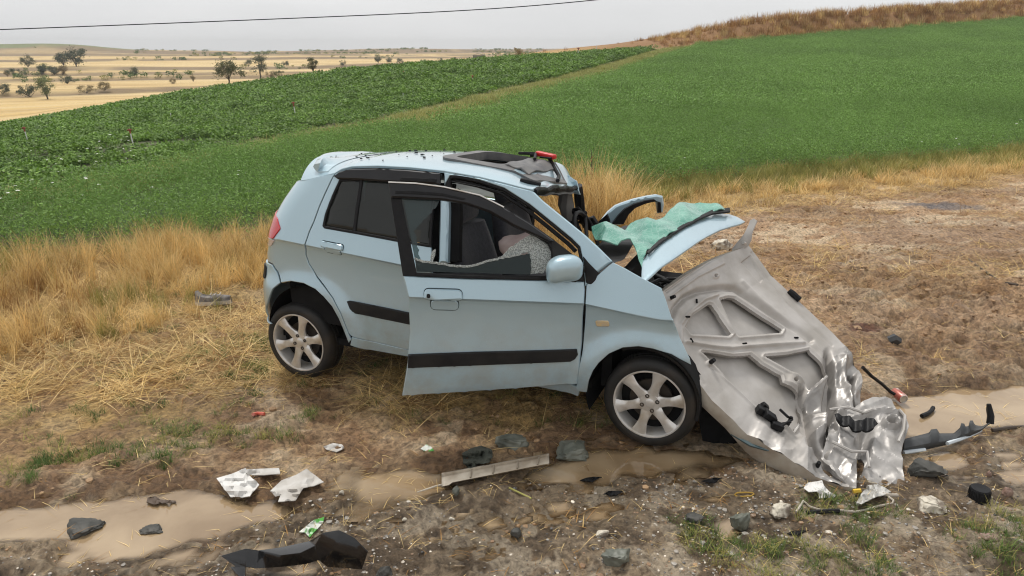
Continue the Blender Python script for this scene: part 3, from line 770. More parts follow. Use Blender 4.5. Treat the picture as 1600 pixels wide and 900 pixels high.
k = inview(XD, YD) & (dN(XD, YD) < -1.5) & (puddle_sd(XD, YD) > .02) & (sdf(XD, YD, TALL) > 0) & (rng.random(len(XD)) < smooth(.44, .62, fD) * np.clip(4.5 / np.hypot(XD, YD), .25, 1) * np.where(sdf(XD, YD, STRAW) < 0, .35, 1.)); XD, YD = XD[k], YD[k]
go('mud_clods', 'crumbs and clods of brown mud churned up on the verge', P_clod, XD, YD, np.clip(rng.lognormal(-4.75, 0.5, len(XD)), 0.003, 0.035) * np.clip(np.hypot(XD, YD) / 5, .8, 1.6), None, None, 0.004)
P_lit = [proto('straw_bits', *blades(5, 0.12, 0.12, 0.0035, 0.3, 110 + i, lay=1.45, segs=2, hv=.7), M_straw) for i in range(4)] + [proto('twig_bits', *blades(4, 0.09, 0.12, 0.005, 0.3, 120 + i, lay=1.45, segs=2, hv=.7), M_straw2) for i in range(2)]
XB, YB = cand(-5, 8, 1.9, 8, 9000); k = inview(XB, YB) & ((puddle_sd(XB, YB) > -0.05) | (rng.random(len(XB)) < .2)) & (rng.random(len(XB)) < .55); XB, YB = XB[k], YB[k]
go('straw_litter', 'loose bits of straw and twig lying on the mud', P_lit, XB, YB, rng.uniform(.4, 1.2, len(XB)), None)

# ------------------------------------------------------------------ trees and bushes in the distance
M_bark = mat('bark', (0.09, 0.07, 0.055), (0.05, 0.04, 0.03), scale=6, rough=0.9)
M_tl = [leaf_mat('dark_leaf', (0.045, 0.068, 0.036), (0.09, 0.115, 0.065), rand=0, scale=.3), leaf_mat('mid_leaf', (0.08, 0.10, 0.05), (0.16, 0.165, 0.09), rand=0, scale=.3),  # far leaf colours lightened and greyed, distance haze put into the colour
        leaf_mat('pale_leaf', (0.12, 0.16, 0.06), (0.22, 0.25, 0.1), rand=0, scale=.3), leaf_mat('dry_leaf', (0.22, 0.17, 0.08), (0.36, 0.29, 0.15), rand=0, scale=.3), leaf_mat('bright_leaf', (0.05, 0.13, 0.025), (0.12, 0.22, 0.05), rand=0, scale=.3)]
def tree(px, py, wpx, hpx, kind, label, cat='tree', trunk=0.25, seed=0, group=None, shape=1.0):
    b = ground(px, py); d = (b - C0) @ FWD
    w, h = wpx / FPX * d, hpx / FPX * d
    rg = random.Random(seed + 500)
    root = empty('tree' if cat == 'tree' else 'bush', (b[0], b[1], b[2] - 0.03 * h))
    tag(root, label, cat, group)
    mb = MB(); limbs = []
    th = h * trunk
    if cat == 'tree': mb.tube([(0, 0, 0), (0.02 * h, 0, th * .6), (0, 0.01 * h, th), (0.01 * h, 0, h * .7)], [h * .045, h * .035, h * .03, h * .012], 7)
    for k in range(7):
        a = rg.uniform(0, 6.283); z0 = max(th * rg.uniform(.5, 1.3), 0.0); e = Vector((math.cos(a) * w * .38 * rg.uniform(.5, 1.1), math.sin(a) * w * .38, z0 + (h - z0) * rg.uniform(.3, .85)))
        s = Vector((0, 0, z0)); mb.tube([s, s.lerp(e, .5) + Vector((0, 0, h * .04)), e], [h * .02, h * .013, h * .005], 5); limbs.append(e)
    mb.build('trunk', M_bark, root)
    V = []; F = []
    lobes = [e for e in limbs] + [Vector((rg.gauss(0, w * .2), rg.gauss(0, w * .2), th + (h - th) * rg.uniform(.15, 0.97))) for _ in range(9)]
    lobes = [(c, rg.uniform(.16, .3) * min(w, h)) for c in lobes]
    ls = min(w, h) * .034
    for _ in range(2200):
        c, r = lobes[rg.randrange(len(lobes))]
        p = c + Vector((rg.gauss(0, 1), rg.gauss(0, 1), rg.gauss(0, .8))) * r * .5
        if p.z < 0: p.z = rg.uniform(0, .1) * h
        nrm = Vector((rg.gauss(0, 1), rg.gauss(0, 1), rg.gauss(0, 1) + .5)).normalized(); dd = nrm.orthogonal().normalized(); e = nrm.cross(dd)
        s = ls * rg.uniform(.5, 1.4); q = len(V); V += [p - dd * s, p + e * s * .7, p + dd * s, p - e * s * .7]; F.append((q, q + 1, q + 2, q + 3))
    mesh('crown', V, F, M_tl[kind], root, 0)
    return root
TREES = [
 (100, 104, 24, 20, 0, 'left of two dark round trees on the far skyline', 'tree', .15), (119, 104, 30, 25, 0, 'larger right one of two dark trees on the far skyline', 'tree', .15),
 (44, 105, 20, 17, 1, 'grey bush on the brown far bank left of the dark tree pair', 'bush', .05), (29, 121, 34, 13, 0, 'wide low dark bush at the far left terrace edge', 'bush', .05),
 (12, 120, 9, 10, 3, 'small brown shrub left of the wide low bush', 'bush', .1), (66, 118, 16, 15, 0, 'round dark shrub standing alone on a terrace below the skyline trees', 'bush', .05),
 (85, 117, 16, 13, 0, 'left shrub of a touching pair below the dark tree pair', 'bush', .05), (98, 117, 16, 14, 3, 'browner right shrub of a touching pair below the dark tree pair', 'bush', .05),
 (105, 131, 24, 14, 0, 'dark bush leaning on the second terrace bank', 'bush', .05), (48, 152, 38, 20, 0, 'large dark green bush at the edge of the near stubble', 'bush', .05),
 (74, 155, 24, 36, 2, 'tall pale green sapling beside the large dark bush', 'tree', .15), (5, 147, 22, 16, 1, 'grey bush cut by the left edge of the view', 'bush', .05),
 (210, 120, 13, 14, 1, 'lone small shrub in the middle of the far terraces', 'bush', .1), (358, 131, 31, 36, 1, 'lone leafy tree with a visible trunk at the stubble edge', 'tree', .3),
 (388, 104, 16, 10, 1, 'low dark bush on the skyline left of the tall grey tree', 'bush', .05), (407, 123, 22, 37, 1, 'tall slender grey green tree right of the lone trunked tree', 'tree', .25),
 (424, 121, 18, 10, 3, 'low brown bush at the foot of the tall grey tree', 'bush', .05), (436, 121, 18, 10, 1, 'low green bush right of the tall grey tree', 'bush', .05), (447, 103, 11, 8, 0, 'tiny dark bush on the skyline between two trees', 'bush', .05),
 (490, 115, 17, 26, 1, 'slender tree standing on the stubble rim left of the green field top', 'tree', .2), (134, 147, 30, 14, 3, 'pale dry scrub at the rim of the near stubble', 'bush', .05), (164, 142, 15, 14, 3, 'thin dry shrub right of the pale scrub', 'bush', .1),
 (270, 131, 10, 8, 3, 'small dry scrub bush on the third terrace', 'bush', .05), (302, 128, 8, 10, 3, 'thin dry shrub left of the lone trunked tree', 'bush', .1), (591, 99, 12, 11, 1, 'leftmost small tree of the far row above the green field', 'tree', .2), (608, 99, 9, 8, 1, 'second small tree of the far row above the green field', 'tree', .2),
 (625, 99, 12, 8, 0, 'widest bush ending the far row above the green field', 'bush', .05), (536, 102, 12, 7, 0, 'small dark bush on the rim right of the slender tree', 'bush', .05), (689, 97, 14, 7, 1, 'low grey bush on the crest of the low crop', 'bush', .05), (709, 97, 9, 7, 0, 'tiny dark bush on the crest left of the shelter', 'bush', .05),
 (809, 87, 16, 12, 3, 'dry brown shrub standing up from the field crest', 'bush', .05), (1317, 20, 26, 19, 4, 'bright green bush on top of the brown bank', 'bush', .05)]
for i, (px, py, w, h, kd, lab, cat, tr) in enumerate(TREES): tree(px, py, w, h, kd, lab, cat, tr, i)

# small grey shelter on the crest
b = ground(748, 93); d = (b - C0) @ FWD; w = 20 / FPX * d; h = 8 / FPX * d
M_zinc = mat('grey_sheet', (0.34, 0.36, 0.36), (0.26, 0.28, 0.28), rough=.5)
sh = empty('field_shelter', b); tag(sh, 'small grey field shelter with a low roof on the field crest', 'shelter')
mb = MB(); mb.box((0, 0, h * .35), (w * .9, w * .5, h * .9)); mb.build('wall', mat('shelter_wall', (0.2, 0.22, 0.21), rough=.8), sh, 0)
mb = MB(); P = [[(-w * .5 + w * i / 10, y, h * .8 + h * .35 * math.sin(math.pi * i / 10)) for y in (-w * .3, w * .3)] for i in range(11)]; mb.grid(P); o = mb.build('roof', M_zinc, sh); o.modifiers.new('t', 'SOLIDIFY').thickness = h * .06

# sprinklers standing in the low crop
M_pipe = mat('white_pipe', (0.72, 0.72, 0.68), rough=.5); M_red = mat('red_plastic', (0.35, 0.05, 0.035), rough=.45); M_org = mat('orange_plastic', (0.6, 0.14, 0.05), rough=.5)
SPR = [(45, 226, 26, 1, 'sprinkler pipe with red head and orange foot, nearest the left edge'), (209, 229, 26, 1, 'red-headed sprinkler pipe leaning in the low crop above the white flowers'), (268, 190, 17, 0, 'white sprinkler pipe close under the stubble edge, left part of the crop'),
       (463, 187, 26, 1, 'red-headed sprinkler pipe standing above the rear corner of the car roof'), (436, 163, 11, 0, 'short white pipe up-slope of the red-headed pipe above the car'), (549, 141, 11, 0, 'white pipe near the left crest of the low crop'), (630, 156, 13, 0, 'plain white pipe in the middle of the low crop'),
       (631, 122, 10, 1, 'small red-tipped pipe just below the crest, centre of the crop'), (738, 133, 14, 1, 'red-tipped pipe above the front half of the car roof'), (827, 113, 12, 0, 'thin white pipe right of the red-tipped pipe above the car'), (903, 91, 15, 1, 'pipe standing on the crest near the right end of the low crop'), (932, 82, 12, 0, 'rightmost white pipe on the crest of the low crop')]
for i, (px, py, hp, red, lab) in enumerate(SPR):
    b = ground(px, py); d = (b - C0) @ FWD; h = hp / FPX * d * 1.05
    s = empty('sprinkler', b); tag(s, lab, 'sprinkler', 'irrigation sprinklers in the low crop')
    lean = Vector((-0.1 if i in (0, 1, 3) else 0.02, 0, 1)).normalized(); r = max(0.016, d * 0.0005)
    mb = MB(); mb.tube([lean * 0, lean * h * .75], r, 7); mb.build('pipe', M_pipe, s)
    if red:
        mb = MB(); mb.tube([lean * h * .74, lean * h * .9, lean * h * .93, lean * h], [r * 1.2, r * 1.3, r * 2.4, r * 1.6], 8); mb.tube([lean * h * .93 + Vector((-r * 4, 0, 0)), lean * h * .95 + Vector((r * 4, 0, 0))], r, 6); mb.build('head', M_red, s)
    if i == 0: mb = MB(); mb.tube([(0, 0, -.05), (0, 0, .1)], [r * 7, r * 5], 10); mb.build('foot', M_org, s)

# overhead line crossing the sky
M_wire = mat('wire', (0.02, 0.02, 0.022), rough=.5)
pts = []
for px, py, dd in ((-900, 66, 16), (-400, 58, 17), (0, 45, 18), (300, 37, 18.6), (600, 23, 19.2), (760, 13, 19.5), (920, 0, 19.8), (1150, -24, 20.3), (1600, -80, 21)):
    pts.append(at(px, py, dd))
pts = np.array(pts); tt = np.linspace(0, len(pts) - 1, 60)
cx = [np.polyfit(np.arange(len(pts)), pts[:, k], 4) for k in range(3)]
mb = MB(); mb.tube([tuple(np.polyval(c, t_) for c in cx) for t_ in tt], 0.013, 6)
tag(mb.build('overhead_wire', M_wire), 'single dark overhead wire crossing the grey sky', 'wire')
# dry dock stalk behind the car
b = ground(922, 330); d = (b - C0) @ FWD
s = empty('dock_stalk', b); tag(s, 'tall dark brown dock stalk rising from dry grass behind the car', 'weed')
mb = MB(); h = 95 / FPX * d; mb.tube([(0, 0, 0), (0.01, 0, h * .5), (-0.01, 0, h)], [.008, .006, .003], 6); mb.build('stem', M_bark, s)
V, F = leaves(110, 0.022, h * .75, 0.014, 5); mesh('seed_head', [(v[0], v[1], v[2] + h * .25) for v in V], F, mat('rust_seed', (0.10, 0.035, 0.02), (0.18, 0.07, 0.03), rough=.9), s, 0)['kind'] = 'stuff'
# ------------------------------------------------------------------ the wrecked hatchback
R_AX = flat(472, 591); F_AX = flat(1010, 697)             # tyre contact points give the car's place and heading
CE = (F_AX - R_AX) / np.linalg.norm(F_AX - R_AX)          # forward
CN = np.array([-CE[1], CE[0], 0.0])                       # to the car's left
CO = R_AX - CN * 0.03
WB = float(np.linalg.norm(F_AX - R_AX))
WID = 1.66
UC, WC = 1.23, 0.83
car = empty('crashed_car', CO + CE * UC + CN * WC, math.atan2(CE[1], CE[0]))
tag(car, 'wrecked pale blue five door hatchback with crushed nose and open front door', 'car')
def loc(P): q = np.asarray(P, float) - CO; return (q @ CE - UC, q @ CN - WC, q[2])     # world -> car
def L(u, v, w): return (u - UC, w - WC, v)
CAMC = np.array([(C0 - CO) @ CE, C0[2], (C0 - CO) @ CN])   # camera in (u, v, w)
def rayc(px, py): d = ray(px, py); return np.array([d @ CE, d[2], d @ CN])
def on_w(px, py, w):                                       # sight line meets the lengthwise plane w
    d = rayc(px, py); t = (w - CAMC[2]) / d[2]; return CAMC + d * t

CR_U, CR_V = [-0.3, 0.125, 0.858, 2.064, 2.51, 3.0], [1.03, 0.999, 0.944, 0.842, 0.803, 0.77]
ARCH = [(0.11, 0.345, 0.352), (2.42, 0.29, 0.335)]
def side_w(u, v):
    d = v - np.interp(u, CR_U, CR_V)
    if d < 0: w = 0.008 * (1 - math.exp(d / 0.006)) + 0.020 * (1 - math.exp(d / 0.05)) * float(smooth(-0.46, -0.13, d))
    else:
        w = 0.36 * min(d, 0.09)
        if d > 0.09: w += 0.34 * (d - 0.09) + 0.10 * (d - 0.09) ** 2
    if v < 0.48: w += (0.48 - v) ** 2 * 0.55
    for (cu, cv, r) in ARCH:
        q = math.hypot(u - cu, v - cv)
        if v > 0.2: w -= 0.028 * float(smooth(r + 0.13, r + 0.01, q)) * float(smooth(0.9, 0.7, v))
    if u > 2.3: w += (u - 2.3) ** 2 * 0.30
    return w
RR_ = 0.22
_sil = []
for px, py in [(490, 262), (472, 273), (457, 293), (443, 313), (434, 329), (428, 341), (421, 372), (417.5, 395), (418, 409)]:
    w = 0.1
    for _ in range(8): P = on_w(px, py, w); w = side_w(P[0] + .17, P[1]) + 0.079
    _sil.append((P[1], P[0] + 0.168))
_sil.sort(); print('U0', [(round(a, 2), round(b, 2)) for a, b in _sil])
U0V = [0.0, 0.3] + [a for a, b in _sil]; U0U = [_sil[0][1]] * 2 + [b for a, b in _sil]
def u0(v): return float(np.interp(v, U0V, U0U))
def surf(s, v, off=0.0):                                  # (s, v) on the flank -> (u, v, w); wraps round the rear corner
    a0 = u0(v)
    if s >= a0: return np.array([s, v, side_w(s, v) - off])
    a = (a0 - s) / RR_; w0 = side_w(a0, v)
    if a <= 1.5: return np.array([a0 - (RR_ + off) * math.sin(a), v, w0 + RR_ - (RR_ + off) * math.cos(a)])
    e = (a - 1.5) * RR_
    return np.array([a0 - (RR_ + off) * math.sin(1.5) - e * 0.12, v, w0 + RR_ - (RR_ + off) * math.cos(1.5) + e])
def inv(px, py, cam_=None, rc=None):                       # photo point -> (s, v) on the flank
    o = CAMC if cam_ is None else cam_; d = rayc(px, py) if rc is None else rc
    w = 0.05
    for k in range(60):
        t = (w - o[2]) / d[2]; P = o + d * t; a0 = u0(P[1]); s = P[0]
        if s < a0: s = a0 - RR_ * math.asin(min(0.97, (a0 - s) / RR_))
        w = 0.6 * w + 0.4 * surf(s, P[1])[2]
    return (s, P[1])
def sv(pts): return [inv(*p) for p in pts]
PHI = math.radians(30.0); HU, HW = 2.06, 0.03             # the front door stands open about its hinge
def rot_uw(P, a):
    u, w = P[0] - HU, P[2] - HW; c, s = math.cos(a), math.sin(a); return np.array([HU + c * u - s * w, P[1], HW + s * u + c * w])
CAM_D = rot_uw(CAMC, -PHI)
def rayd(px, py):
    d = rayc(px, py); c, s = math.cos(-PHI), math.sin(-PHI); return np.array([c * d[0] - s * d[2], d[1], s * d[0] + c * d[2]])
def svd(pts): return [inv(px, py, CAM_D, rayd(px, py)) for px, py in pts]
def surf_door(s, v, off=0.0):
    return rot_uw(np.array([s, v, side_w(min(s, 2.29), v) - off]), PHI)
def mirror_f(f): return lambda s, v, off=0.0: (lambda P: np.array([P[0], P[1] - .07 * float(smooth(.9, 1.45, P[1])), WID - P[2]]))(f(s, v, off))

def shrink(poly, d):
    P = np.array(poly, float); n = len(P); A = 0.5 * np.sum(P[:, 0] * np.roll(P[:, 1], -1) - np.roll(P[:, 0], -1) * P[:, 1])
    if A < 0: P = P[::-1]
    out_ = []
    for i in range(n):
        a, b, c = P[i - 1], P[i], P[(i + 1) % n]
        e1 = (b - a) / (np.linalg.norm(b - a) + 1e-9); e2 = (c - b) / (np.linalg.norm(c - b) + 1e-9)
        nn = np.array([-(e1[1] + e2[1]), e1[0] + e2[0]]); l = np.linalg.norm(nn)
        nn = nn / l if l > 1e-6 else np.array([-e1[1], e1[0]])
        k = min(1.6, 1 / max(0.3, (1 + e1 @ e2) / 2) ** 0.5)
        out_.append(tuple(b + nn * d * k))
    return out_
def densify(poly, step, closed=True):
    r = []; n = len(poly)
    for i in range(n if closed else n - 1):
        a = np.array(poly[i], float); b = np.array(poly[(i + 1) % n], float); k = max(1, int(math.ceil(np.linalg.norm(b - a) / step)))
        for j in range(k): r.append(tuple(a + (b - a) * j / k))
    if not closed: r.append(tuple(poly[-1]))
    return r
def rounded(poly, r=0.01, k=4):                            # soften the corners of an outline
    r_ = []; n = len(poly)
    for i in range(n):
        a, b, c = [np.array(poly[(i + j) % n], float) for j in (-1, 0, 1)]
        d1, d2 = np.linalg.norm(a - b), np.linalg.norm(c - b); q = min(r, d1 * .45, d2 * .45)
        p0 = b + (a - b) / d1 * q; p1 = b + (c - b) / d2 * q
        for j in range(k + 1): t = j / k; r_.append(tuple(p0 * (1 - t) ** 2 + b * 2 * t * (1 - t) + p1 * t * t))
    return r_
def cdt(outline, holes, step, lines=()):
    V = []; E = []
    def loop(P, closed=True):
        b = len(V); V.extend(P); n = len(P)
        for i in range(n if closed else n - 1): E.append((b + i, b + (i + 1) % n))
    loop(densify(outline, step))
    for h in holes: loop(densify(h, step))
    for l in lines: loop(densify(l, step), False)
    O = np.array(outline); x0, y0 = O.min(0); x1, y1 = O.max(0)
    gx_, gy_ = np.meshgrid(np.arange(x0, x1, step), np.arange(y0, y1, step)); gx_ = gx_.astype(float); gy_ = gy_.astype(float); gx_[::2] += step / 2; gx_ = gx_.ravel(); gy_ = gy_.ravel()
    ok = inpoly(gx_, gy_, outline) & (polydist(gx_, gy_, outline) > step * .45)
    for h in holes: ok &= ~inpoly(gx_, gy_, h) & (polydist(gx_, gy_, h) > step * .45)
    for l in lines: ok &= polydist(gx_, gy_, l, False) > step * .4
    V.extend(zip(gx_[ok], gy_[ok]))
    vo, eo, fo, *_ = delaunay_2d_cdt([Vector(v) for v in V], E, [], 0, 1e-6)
    vo = np.array([tuple(v) for v in vo]); fo = [tuple(f) for f in fo]
    cen = np.array([vo[list(f)].mean(0) for f in fo]); ok = inpoly(cen[:, 0], cen[:, 1], outline)
    for h in holes: ok &= ~inpoly(cen[:, 0], cen[:, 1], h)
    fo = [f for f, k in zip(fo, ok) if k]
    used = sorted({i for f in fo for i in f}); mp_ = {o: i for i, o in enumerate(used)}
    return vo[used], [tuple(mp_[i] for i in f) for f in fo]
def solid(V3, F, th, ref=None, edge=0.003):                 # give a sheet thickness, its rim slightly rolled over
    V3 = np.array(V3, float); nn = np.zeros_like(V3)
    for f in F:
        n_ = np.cross(V3[f[1]] - V3[f[0]], V3[f[2]] - V3[f[0]])
        for i in f: nn[i] += n_
    nn /= np.linalg.norm(nn, axis=1)[:, None] + 1e-12
    if ref is not None:
        if np.sum((V3.mean(0) - np.array(ref)) * nn.mean(0)) > 0: nn = -nn; F = [f[::-1] for f in F]
    cnt = {}
    for f in F:
        for a, b in zip(f, f[1:] + f[:1]): cnt[(a, b)] = 1
    bd = [(a, b) for (a, b) in cnt if (b, a) not in cnt]
    n = len(V3); bv = sorted({i for e_ in bd for i in e_}); mid = {i: 2 * n + k for k, i in enumerate(bv)}
    front = V3.copy()
    cen = {}
    W = np.concatenate([front, V3 - nn * th, V3[bv] - nn[bv] * min(edge, th * .5)])
    # pull the front rim inwards a touch for a rolled edge
    inw = np.zeros_like(V3)
    for (a, b) in bd:
        t_ = V3[b] - V3[a]; q = np.cross((nn[a] + nn[b]) / 2, t_); q /= np.linalg.norm(q) + 1e-12
        inw[a] += q; inw[b] += q
    for i in bv:
        l = np.linalg.norm(inw[i])
        if l > 1e-6: W[i] += inw[i] / l * edge
    FF = list(F) + [tuple(i + n for i in f[::-1]) for f in F]
    for a, b in bd: FF.append((b, a, mid[a], mid[b])); FF.append((mid[b], mid[a], a + n, b + n))
    return W, FF
def panel(name, poly, m, parent=car, holes=(), f=surf, off=0.0, th=0.014, step=0.04, gap=0.0, crease=False, ang=35, edge=0.003, lines=()):
    if gap: poly = shrink(poly, gap)
    ls = list(lines)
    if crease:
        u_ = np.linspace(min(p[0] for p in poly) - .02, max(p[0] for p in poly) + .02, 50)
        ls += [[(a, float(np.interp(a, CR_U, CR_V)) + q) for a in u_] for q in (-0.035, -0.014, -0.003, 0.003, 0.02)]
    V2, F = cdt(poly, holes, step, ls)
    P3 = [f(s, v, off) for s, v in V2]
    ref = f(np.mean([p[0] for p in poly]), np.mean([p[1] for p in poly]), 3.0)
    V3 = [L(*P) for P in P3]
    V3, F = solid(V3, F, th, L(*ref), edge)
    return mesh(name, V3, F, m, parent, ang)
def band(pts, wd):                                          # a strip along a polyline in (s, v)
    P = np.array(pts, float); T = np.gradient(P, axis=0); T /= np.linalg.norm(T, axis=1)[:, None]; Nn = np.stack([-T[:, 1], T[:, 0]], 1)
    wd = np.broadcast_to(wd, (len(P),))[:, None]
    return [tuple(p) for p in P + Nn * wd / 2] + [tuple(p) for p in (P - Nn * wd / 2)[::-1]]

# ---- materials
def paint(name, c):
    m, t, p = nodes(name)
    p.inputs['Base Color'].default_value = (*c, 1); p.inputs['Metallic'].default_value = 0.30; p.inputs['Roughness'].default_value = 0.30
    p.inputs['Coat Weight'].default_value = 1.0; p.inputs['Coat Roughness'].default_value = 0.03
    tcn = N(t, 'ShaderNodeTexCoord')
    vo = N(t, 'ShaderNodeTexVoronoi', Scale=85.0); t.links.new(tcn.outputs['Object'], vo.inputs['Vector'])
    dr = N(t, 'ShaderNodeMapRange'); dr.inputs['From Min'].default_value = 0.0; dr.inputs['From Max'].default_value = 0.22; dr.inputs['To Min'].default_value = 1; dr.inputs['To Max'].default_value = 0
    t.links.new(vo.outputs['Distance'], dr.inputs['Value'])
    b = N(t, 'ShaderNodeBump', Strength=0.25, Distance=0.004); t.links.new(dr.outputs['Result'], b.inputs['Height'])
    nz = N(t, 'ShaderNodeTexNoise', Scale=2.2, Detail=3); t.links.new(tcn.outputs['Object'], nz.inputs['Vector'])
    b2 = N(t, 'ShaderNodeBump', Strength=0.12, Distance=0.02); t.links.new(nz.outputs['Fac'], b2.inputs['Height']); t.links.new(b.outputs['Normal'], b2.inputs['Normal'])
    t.links.new(b2.outputs['Normal'], p.inputs['Normal']); t.links.new(b2.outputs['Normal'], p.inputs['Coat Normal'])
    # mud film, splashed up from below
    n3 = N(t, 'ShaderNodeTexNoise', Scale=5.0, Detail=8, Roughness=0.7); t.links.new(tcn.outputs['Object'], n3.inputs['Vector'])
    sx = N(t, 'ShaderNodeSeparateXYZ'); t.links.new(tcn.outputs['Object'], sx.inputs[0])
    hz_ = N(t, 'ShaderNodeMapRange'); hz_.inputs['From Min'].default_value = 0.85; hz_.inputs['From Max'].default_value = 0.2; hz_.inputs['To Max'].default_value = 0.75
    t.links.new(sx.outputs['Z'], hz_.inputs['Value'])
    th_ = N(t, 'ShaderNodeMapRange'); th_.inputs['From Min'].default_value = 0.40; th_.inputs['From Max'].default_value = 0.75
    t.links.new(n3.outputs['Fac'], th_.inputs['Value'])
    ml = N(t, 'ShaderNodeMath', operation='MULTIPLY'); t.links.new(hz_.outputs[0], ml.inputs[0]); t.links.new(th_.outputs[0], ml.inputs[1])
    mc = N(t, 'ShaderNodeMixRGB'); mc.inputs['Color1'].default_value = (*c, 1); mc.inputs['Color2'].default_value = (0.3, 0.24, 0.17, 1)
    t.links.new(ml.outputs[0], mc.inputs['Fac']); t.links.new(mc.outputs['Color'], p.inputs['Base Color'])
    return m
M_paint = paint('pale_blue_paint', (0.40, 0.545, 0.62))
M_blk = mat('black_trim', (0.007, 0.007, 0.008), (0.012, 0.012, 0.013), scale=30, rough=0.5, spec=.2, bump=.08, bscale=300)
M_plas = mat('grey_black_plastic', (0.010, 0.010, 0.011), (0.02, 0.019, 0.018), scale=9, rough=0.5, spec=.22, bump=.1, bscale=120)
M_inner = mat('dark_interior', (0.008, 0.008, 0.009), (0.014, 0.014, 0.014), rough=0.9, spec=.15)
M_cloth = mat('dark_seat_cloth', (0.022, 0.023, 0.03), (0.04, 0.04, 0.05), scale=40, rough=0.95, bump=.3, bscale=200, sheen=.2)
M_tint = glass_mat('tinted_glass', (0.26, 0.29, 0.28), 0.8, 0.03, 0.35, (0.05, 0.056, 0.053))
M_clear = glass_mat('window_glass', (0.55, 0.66, 0.64), 0.8, 0.03, 0.12, (0.05, 0.08, 0.08))
M_fog = glass_mat('misted_glass', (0.75, 0.78, 0.78), 0.7, 0.05, 0.7, (0.55, 0.57, 0.57))
t_ = M_fog.node_tree; tl2 = N(t_, 'ShaderNodeBsdfTranslucent'); tl2.inputs['Color'].default_value = (.6, .62, .62, 1)
for n_ in list(t_.nodes):
    if n_.type == 'BSDF_DIFFUSE':
        for l_ in list(n_.outputs[0].links): t_.links.new(tl2.outputs[0], l_.to_socket)
M_tyre = mat('tyre_rubber', (0.010, 0.0095, 0.009), (0.045, 0.033, 0.022), scale=6, rough=0.65, bump=.25, bscale=60, lo=.45, hi=.8)
M_alloy = mat('silver_alloy', (0.70, 0.68, 0.65), (0.46, 0.40, 0.32), scale=9, rough=0.33, metal=0.5, rvar=.08, lo=.48, hi=.75)
M_dkmet = mat('dark_metal', (0.05, 0.045, 0.04), (0.09, 0.07, 0.055), scale=12, rough=0.55, metal=.6)
M_steel = mat('bare_silver_steel', (0.50, 0.475, 0.45), (0.37, 0.345, 0.315), scale=5, rough=0.5, metal=.25, bump=.12, bscale=18, rvar=.08, dist=.004)
M_redl = mat('red_lamp', (0.55, 0.02, 0.025), (0.45, 0.015, 0.02), rough=.12, coat=1.0)
M_clearl = mat('clear_lamp', (0.75, 0.72, 0.7), (0.6, 0.5, 0.48), rough=.12, coat=1.0)
M_amber = mat('amber_lamp', (0.62, 0.45, 0.22), (0.5, 0.42, 0.3), rough=.15, coat=1.0, scale=40)

# ---- outlines traced on the flank
AR = [(418.5, 499), (420.7, 474), (428, 451), (438.6, 442), (454, 439.6), (474, 443), (492, 452), (505, 464), (518, 479), (528, 497), (535.7, 515), (544.6, 536.7)]
SEAM = [(523.5, 271), (516.7, 283), (507.8, 302), (499, 322), (490, 346.7), (483, 362), (478.4, 375.6), (477, 384.4), (477.8, 397.8), (482.5, 412), (494.8, 432), (507.6, 448.6), (520, 466), (532, 489.4), (538, 504.8), (544.6, 521.4), (549.7, 526.5)]
ROOFL = [(523.5, 271), (532, 265), (550, 260.5), (590, 259.5), (640, 262), (693, 267.5), (749, 277), (787, 286), (812, 292.5), (829, 296.5)]
roofl = sv(ROOFL)
RE_U = [-0.10, 0.10] + [p[0] for p in roofl]; RE_V = [1.36, 1.40] + [p[1] + .004 for p in roofl]
def edge_v(u): return float(np.interp(u, RE_U, RE_V))
arch_r = sv(AR[1:]); seam = sv(SEAM)
# rear quarter: from the roof edge round the corner to the tailgate, down to the bumper and wheel arch
def s_back(v, a=1.9): return u0(v) - RR_ * a
bump_top = sv([(438.6, 442), (434, 425), (426, 413)])      # joint of bumper and quarter panel
quarter = seam[::-1][1:] [:]
q_poly = [p for p in seam[:-1]]                            # down the door seam
q_poly += [inv(549, 531)] + arch_r[::-1][0:1]
q_poly += arch_r[::-1][1:-2]                               # over the wheel arch (right to left) up to the bumper joint
vq = bump_top[-1][1]
q_poly += [bump_top[1], bump_top[2], (s_back(vq + .01), vq + .01)]
q_poly += [(s_back(v), v) for v in np.linspace(vq + .06, 1.35, 14)]
for u_ in (-.02, .03, .08, .12, .17, .22):
    v_ = edge_v(u_) + .002; a0_ = u0(v_); q_poly.append((u_ if u_ >= a0_ else a0_ - RR_ * math.asin(min(.99, (a0_ - u_) / RR_)), v_))
panel('rear_quarter_panel', q_poly, M_paint, gap=0.003, crease=True, step=.035)
b_poly = [bump_top[0], bump_top[1], bump_top[2], (s_back(vq), vq)]
b_poly += [(s_back(v), v) for v in (.75, .65, .55, .46, .41)]
bl = sv([(418.5, 499)])[0]
b_poly += [(u0(.4) - .1, .395), (bl[0], bl[1])] + sv([(420.7, 474), (428, 451)])
def surf_b(s, v, off=0.0):
    k = 0.014 * float(smooth(0.86, 0.76, v)) * float(smooth(-0.02, -0.3, s)); return surf(s, v, off + k)
rb = panel('rear_bumper', b_poly, M_paint, f=surf_b, gap=0.003, step=.03, off=.004)
panel('reflector', rounded([(u0(.75) - .24, .80), (u0(.75) - .13, .80), (u0(.75) - .13, .71), (u0(.75) - .24, .71)], .03), M_blk, rb, f=surf_b, off=.012, th=.02, step=.02)
s_f = inv(439.5, 354.4)[0]; tl_ = [(s_f - q, v) for q, v in ((0.24, 1.17), (0.055, 1.145), (0.0, 1.085), (0.06, 1.012), (0.24, 1.005))]
tlo = panel('tail_light', rounded(tl_, .012), M_redl, off=.008, th=.03, step=.025)
